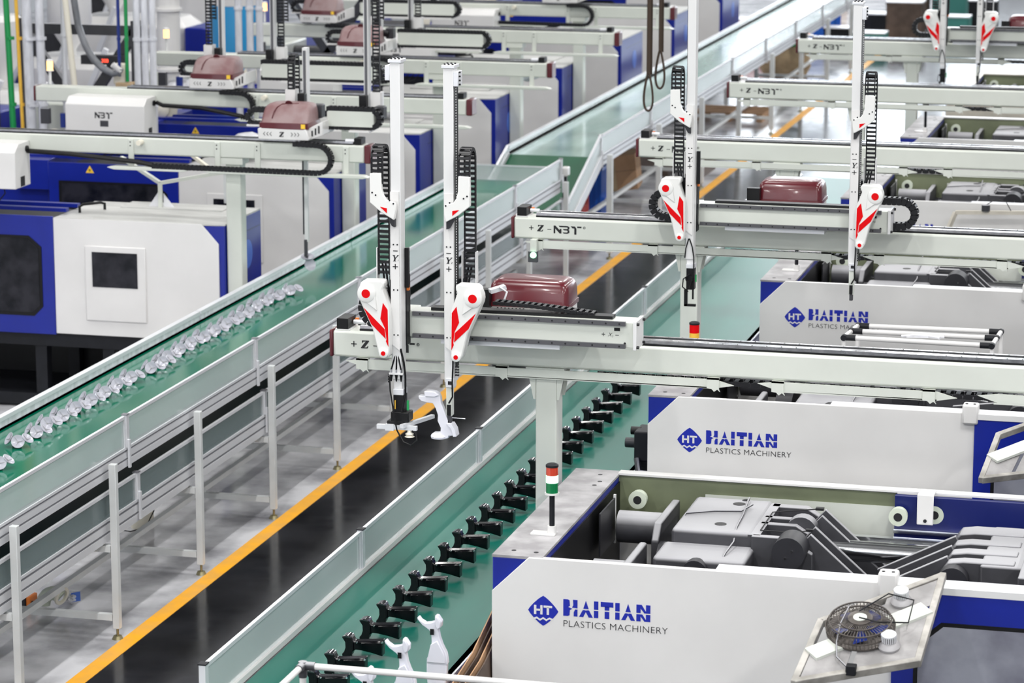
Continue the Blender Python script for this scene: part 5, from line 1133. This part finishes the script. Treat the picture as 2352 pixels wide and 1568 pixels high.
t = thing('woven_sack', 'beige woven sack with a green band beneath the far conveyor', 'sack', (-7.85, 47.6, 0))
MB().lathe((-7.85, 47.6, 0), (0, 0, 1), [(.34, 0), (.42, .15), (.38, .42), (.24, .62), (.10, .74), (.14, .82)], 18).build('sack_body', SACK, t); MB().ring((-7.85, 47.6, .50), (0, 0, 1), .35, .28, .05, 18).build('green_band', GREENP, t)
for i, (x, y, w, d, h, m, lab) in enumerate([(-8.10, 52.5, .75, .6, .75, BLUEB, 'big blue bin behind the far conveyor, left of the other bins'), (-8.9, 50.5, .6, .5, .6, REDB, 'red crate half hidden behind the far conveyor legs'),
        (-7.55, 51.3, .42, .4, .42, DARK, 'small black bin nearest the tall robot arm at the top'), (-6.98, 51.2, .55, .5, .36, TEAL, 'low teal bin in front of the wide brown bin'), (-6.62, 53.2, .62, .6, .72, BROWN, 'wide brown bin, largest of the stored bins'),
        (-7.25, 54.2, .55, .5, .40, DARK, 'black bin behind the small black one'), (-7.0, 57.4, .55, .6, .55, BROWN, 'dark brown bin in the back row of stored bins'), (-6.3, 57.4, .62, .6, .50, TEAL, 'teal bin in the back row of stored bins'), (-5.55, 56.2, .5, .5, .5, DARK, 'black bin at the right end of the stored bins'), (-5.8, 53.8, .5, .5, .42, TEAL, 'small teal bin right of the wide brown bin')]):
    c = crate(x, y, w, d, h, m, lab, name='storage_bin')
    MB().rrect([(h, x - w / 2 - .02, x + w / 2 + .02, y - d / 2 - .02, y + d / 2 + .02), (h + .02, x - w / 2 - .02, x + w / 2 + .02, y - d / 2 - .02, y + d / 2 + .02)], .05, 2).build('bin_lid', BAG, c)
carton(-9.3, 60.0, 1.2, 1.0, 1.2, 'brown carton behind the far conveyor at the top edge')
t = thing('sorting_table', 'grey work table under the far conveyor between the far machines', 'table', (-8.3, 39, 0))
MB().box(-8.9, -7.6, 38.6, 39.6, .70, .74).build('table_top', CASTD, t)
for a in (-8.85, -7.65):
    for b in (38.65, 39.55): MB().box(a - .02, a + .02, b - .02, b + .02, 0, .70).build('leg', POST, t)
for i, (x, y, m, lab) in enumerate([(-7.5, 36.8, BROWN, 'dark wooden pallet under the far conveyor'), (-7.7, 42.2, CARD, 'brown pallet far under the conveyor')]):
    t = thing('wooden_pallet', lab, 'pallet', (x, y, 0))
    for k in range(5): MB().box(x - .5, x + .5, y - .4 + .17 * k, y - .30 + .17 * k, .11, .13).build('plank', m, t)
    for k in (-.45, 0, .45): MB().box(x + k - .04, x + k + .04, y - .4, y + .42, 0, .11).build('block', m, t)
# steel pot, blower pipe, tool case and bag on the floor under the near conveyor
t = thing('steel_canister', 'round perforated steel canister under the two-deck conveyor', 'canister', (-7.70, 19.15, 0))
MB().lathe((-7.70, 19.15, 0), (0, 0, 1), [(.075, 0), (.083, .02), (.083, .20), (.088, .23), (.095, .24), (.08, .25)], 26).build('canister_body', RUBW, t)
MB().ring((-7.70, 19.15, .235), (0, 0, 1), .098, .07, .018, 26).build('dark_rim', DARK, t)
q = MB()
for r_ in range(4):
    for k in range(7):
        a = -2.2 + .11 * k; q.cyl((-7.70 + .083 * math.cos(a), 19.15 + .083 * math.sin(a), .08 + .025 * r_), (-7.70 + .085 * math.cos(a), 19.15 + .085 * math.sin(a), .08 + .025 * r_), .006, 6)
q.build('vent_holes', INK, t, kind='stuff'); MB().tube([(-7.62, 19.2, .22), (-7.59, 19.1, .14), (-7.62, 19.02, .04), (-7.72, 18.98, .012), (-7.82, 19.0, .012)], .005, 6).build('cord', BLACK, t)
t = thing('duct_elbow', 'pale green curved duct elbow lying under the near end of the conveyor', 'duct', (-7.54, 17.10, 0))
MB().tube([(-7.56 + .07 - .07 * math.cos(a), 17.08, .045 + .08 * math.sin(a)) for a in [PI * .75 * k / 8 for k in range(9)]], .045, 16).build('duct', mat('pale_green', (.55, .60, .50), .35), t)
MB().ring((-7.43, 17.06, .12), (1, -.3, -.3), .062, .042, .015, 20).build('flange', RUBW, t)
t = thing('tool_case', 'grey and orange tool case under the near conveyor legs', 'case', (-7.72, 17.1, 0))
MB().box(-7.80, -7.66, 17.02, 17.16, .0, .11).build('case_body', CASTD, t, bevel=.012); MB().box(-7.66, -7.63, 17.03, 17.15, .01, .10).build('case_side', ORANGE, t, bevel=.006); MB().cyl((-7.63, 17.06, .04), (-7.615, 17.06, .04), .028, 16).build('wheel', BLACK, t)
t = thing('crumpled_bag', 'crumpled white and blue plastic bag on the floor by the duct elbow', 'bag', (-7.44, 17.3, 0))
random.seed(3)
bm = bmesh.new(); bmesh.ops.create_icosphere(bm, subdivisions=3, radius=.055)
for v in bm.verts: v.co *= random.uniform(.7, 1.15); v.co.z *= .7
q = MB(); q.v = [v.co + Vector((-7.45, 17.28, .045)) for v in bm.verts]; q.f = [[v.index for v in f.verts] for f in bm.faces]; q.build('bag_body', BAG, t, smooth=False); bm.free()
MB().add([(-7.44, 17.24, .02), (-7.38, 17.26, .03), (-7.385, 17.27, .09), (-7.44, 17.25, .08)], [(0, 1, 2, 3)]).build('blue_corner', ROUNDL, t, smooth=False)
t = thing('foam_box', 'low white foam box at the left edge under the near conveyor', 'box', (-7.75, 15.9, 0))
MB().box(-7.95, -7.55, 15.75, 16.05, 0, .16).build('box_body', WHITE, t, bevel=.01); MB().box(-7.96, -7.54, 15.74, 16.06, .16, .19).build('lid', WHITE, t, bevel=.01)
t = thing('indicator_sensor', 'small box with a bright green glowing lamp under the second robot beam', 'sensor', (-4.59, 18.24, 2.25))
MB().box(-4.635, -4.575, 18.20, 18.23, 2.215, 2.285).build('sensor_box', CAST, t); MB().lathe((-4.60, 18.20, 2.262), (0, -1, 0), [(.020, 0), (.018, .012), (.008, .018)], 14).build('lit_lens', LEDG, t); MB().box(-4.62, -4.58, 18.20, 18.28, 2.285, 2.36).build('bracket', CREAM, t)
# ---- hanging straps from the roof
for i, (x, zb, w, lab) in enumerate([(-5.11, 2.45, .034, 'left and lower of two dark fabric straps hanging in loops by the far conveyor'), (-5.045, 2.62, .028, 'right and shorter of two dark fabric straps hanging in loops')]):
    t = thing('lifting_strap', lab, 'strap', (x, 24, zb), 'hanging lifting straps')
    y = 24 + .15 * i; zt_ = zb + .30
    s = MB()
    s.bar((x + .03, y, HZ), (x + .0 + .02, y, zt_), .006, w, up=(1, 0, 0)).bar((x + .045, y + .02, HZ), (x + .03, y + .02, zt_), .006, w, up=(1, 0, 0)); s.build('webbing', STRAP, t)
    l = MB(); pts = [(x + .02 + .034 * math.sin(2 * PI * k / 24) * (1 - .55 * math.cos(2 * PI * k / 24)), y, zb + .16 + .16 * math.cos(2 * PI * k / 24)) for k in range(25)]
    l.tube([(a, b, c) for a, b, c in pts], .010, 6); l.build('loop', STRAP, t)
# ================================================================ BACK LEFT: SERVICE PIPES, COLUMNS, FEED HOSES, FAR MACHINES
def vpipe(x, y, r, m, label, z0=0.0, z1=HZ, name='service_pipe', top=None, cat='pipe'):
    t = thing(name, label, cat, (x, y, z0)); p = MB().cyl((x if top is None else x, y, z0), (x if top is None else top, y, z1), r, 14).build('pipe_run', m, t)
    for z in (1.9, 2.55, 3.2): MB().ring((x, y, z), (0, 0, 1), r * 1.25, r * .98, .03, 14).build('coupling', m, t)
    return t
vpipe(-12.10, 27.0, .030, GREENP, 'green vertical pipe nearest the left edge', z0=1.55, top=-12.4)
vpipe(-12.00, 27.0, .018, YELP, 'thin yellow vertical pipe nearest the left edge', z0=1.55, top=-12.25)
vpipe(-11.89, 27.0, .050, CLEAR, 'left of two clear plastic-wrapped feed hoses near the left edge', name='feed_hose', top=-12.05, cat='hose')
vpipe(-11.80, 27.05, .042, CLEAR, 'right of two clear plastic-wrapped feed hoses near the left edge', name='feed_hose', top=-11.85, cat='hose')
vpipe(-11.71, 27.4, .028, ALU, 'slim grey vertical conduit behind the amber lamp', z0=1.0)
vpipe(-11.05, 27.2, .016, BLUEP, 'dark blue vertical pipe in the middle of the three coloured pipes', z0=2.20)
vpipe(-10.97, 27.2, .018, GREENP, 'green vertical pipe beside the dark blue pipe', z0=2.15)
vpipe(-10.88, 27.2, .014, YELP, 'yellow vertical pipe beside the silver feed tubes', z0=1.3)
for i, (x, lab) in enumerate([(-10.86, 'left'), (-10.79, 'middle'), (-10.72, 'right')]):
    vpipe(x, 27.2 + .03 * i, .033, CLEAR, '%s one of three bundled silver feed tubes in front of the white column' % lab, name='feed_tube', cat='tube')
vpipe(-11.69, 30.2, .125, WHITE, 'thick white round column behind the third left robot', name='support_column', cat='column')
for i, (x, lab) in enumerate([(-10.75, 'left'), (-10.62, 'middle'), (-10.51, 'right')]):
    vpipe(x - .25, 30.5, .038, CLEAR, '%s one of three thin silver tubes by the blue drum' % lab, name='feed_tube', cat='tube')
t = thing('leaning_pole', 'slanting cream pole left of the big grey hose', 'pole', (-11.40, 27.0, 2.1)); MB().cyl((-11.40, 27.0, 1.6), (-11.62, 27.0, 4.2), .030, 12).build('pole_tube', RUBW, t)
t = thing('suction_hose', 'thick curved grey suction hose behind the second left robot', 'hose', (-11.2, 27.1, 2.3))
MB().tube(resample([(-11.50, 27.1, 4.6), (-11.47, 27.1, 3.4), (-11.465, 27.1, 2.95), (-11.43, 27.1, 2.70), (-11.36, 27.1, 2.50), (-11.28, 27.1, 2.37), (-11.18, 27.1, 2.28), (-11.07, 27.1, 2.232), (-11.00, 27.1, 2.25), (-11.0, 27.1, 2.29)], .06), .034, 12).build('hose', HOSE, t); MB().cyl((-11.0, 27.1, 2.26), (-11.06, 27.05, 2.33), .03, 12).build('hose_end', WHITE, t)
t = thing('dosing_head', 'small cream dosing box below the dark blue pipe', 'box', (-11.06, 27.25, 2.2)); MB().box(-11.12, -10.99, 27.2, 27.3, 2.12, 2.32).build('box_body', RUBW, t, bevel=.01); MB().box(-11.08, -10.9, 27.15, 27.3, 2.06, 2.14).build('rusty_base', SACK, t, bevel=.01)
t = thing('blue_drum', 'bright blue and cyan tank behind the silver tubes', 'drum', (-11.95, 33, 0)); MB().lathe((-11.95, 33.0, 0), (0, 0, 1), [(.27, 0), (.29, .3), (.29, 2.45), (.26, 2.6), (.1, 2.75)], 28).build('tank', CYAN, t); MB().cyl((-11.95, 33, 2.75), (-11.95, 33, 2.9), .1, 14).build('tank_lid', WHITE, t)
MB().ring((-11.95, 33, 2.36), (0, 0, 1), .295, .285, .12, 28).build('pale_band', WHITE, t)
# far row of machines: covers, hoppers, frames
def far_machine(x, y, label, h=1.75, w=2.4, hop=True, s=1):
    t = thing('distant_machine', label, 'machine', (x, y, 0), 'machines of the far left rows')
    MB().box(x - w / 2, x + w / 2, y, y + 1.1, .1, 1.15).build('machine_bed', BLUE, t, bevel=.02)
    MB().rrect([(1.15, x - w * .42, x + w * .30, y + .1, y + 1.0), (h - .12, x - w * .42, x + w * .30, y + .1, y + 1.0), (h, x - w * .36, x + w * .24, y + .22, y + .9)], .16, 4).build('white_cover', WHITE, t)
    MB().box(x - w * .40, x + w * .28, y + .095, y + .105, 1.30, 1.32).build('cover_seam', CASTD, t)
    MB().box(x + w * .32, x + w / 2, y + .05, y + 1.05, 1.0, h - .1).build('end_block', BLUE, t, bevel=.02)
    MB().box(x - w / 2 - .5, x - w * .44, y + .2, y + .9, .3, h - .2).build('motor_block', CASTD, t, bevel=.03)
    if hop:
        MB().lathe((x - w * .2, y + .5, h - .05), (0, 0, 1), [(.07, 0), (.07, .12), (.26, .42), (.26, .78), (.20, .84)], 20).build('hopper', WHITE, t)
        MB().cyl((x - w * .2, y + .5, h + .79), (x - w * .2, y + .5, h + .98), .09, 14).build('hopper_loader', ALU, t)
        MB().tube([(x - w * .2, y + .5, h + .98), (x - w * .2 + .1, y + .5, h + 1.3), (x - w * .2 + .3, y + .5, h + 1.6), (x - w * .2 + .3, y + .5, 5.5)], .03, 8).build('loader_hose', CLEAR, t)
    for k in range(3): MB().bar((x - w * .5 + .5 * k, y - .05, 1.05), (x - w * .5 + .5 * k + .4, y - .05, h + .15), .06, .06).build('brace', ALU, t)
    return t
pos = ['just left of the three coloured pipes', 'behind the clear feed hoses at the left edge', 'in the back left corner', 'behind the grey suction hose', 'at the top left behind the amber lamp', 'at the far top left']
for i, (x, y) in enumerate([(-13.0, 29.22), (-13.9, 27.5), (-15.6, 31.5), (-13.5, 32.4), (-14.6, 36.4), (-15.6, 40.5)]):
    far_machine(x, y, 'white-covered machine with a blue bed %s' % pos[i], h=1.72 + .08 * (i % 3), w=2.2 + .2 * (i % 2))
def lattice(x, y, label):
    t = thing('steel_brace_frame', label, 'frame', (x, y, 0))
    for a, b in (((x - .7, y, .9), (x + .5, y, 2.6)), ((x + .5, y, .9), (x - .7, y, 2.6)), ((x - .7, y, .0), (x - .7, y, 2.7)), ((x + .5, y, .0), (x + .5, y, 2.7)), ((x - .75, y, 2.6), (x + .55, y, 2.6))):
        MB().bar(a, b, .07, .10).build('steel_bar', CAST, t)
    return t
lattice(-11.55, 27.65, 'grey crossed steel frame behind the second left robot'); lattice(-12.75, 26.9, 'grey crossed steel frame at the left edge'); lattice(-10.9, 33.6, 'grey crossed steel frame behind the blue tank')
t = thing('red_display', 'small glowing red number display in the dark gap behind the amber lamp', 'display', (-11.42, 28.0, 2.3)); MB().box(-11.58, -11.15, 27.50, 27.61, 2.27, 2.36).build('display_case', CASTD, t); text_mesh('308', .05, -11.36, 27.495, 2.295, t, 'digits', m=LEDR)
for i, (x, y, z, lab) in enumerate([(-10.95, 28.6, 1.80, 'white plastic bag draped on the far machine, left one'), (-10.62, 28.7, 1.78, 'white plastic bag draped on the far machine, right one'), (-9.3, 26.0, 1.64, 'heap of clear film behind the second left control box'), (-8.9, 29.0, 1.66, 'heap of clear film behind the third left robot beam'), (-8.2, 32.0, 1.70, 'heap of clear film behind the fourth left robot beam')]):
    bm = bmesh.new(); bmesh.ops.create_icosphere(bm, subdivisions=3, radius=.22)
    for v in bm.verts: v.co *= random.uniform(.82, 1.08); v.co.z *= .55
    q = MB(); q.v = [v.co + Vector((x, y, z + .10)) for v in bm.verts]; q.f = [[v.index for v in f.verts] for f in bm.faces]; bm.free()
    tag(recenter(q.build('plastic_film', BAG), (x, y, z)), lab, 'film')
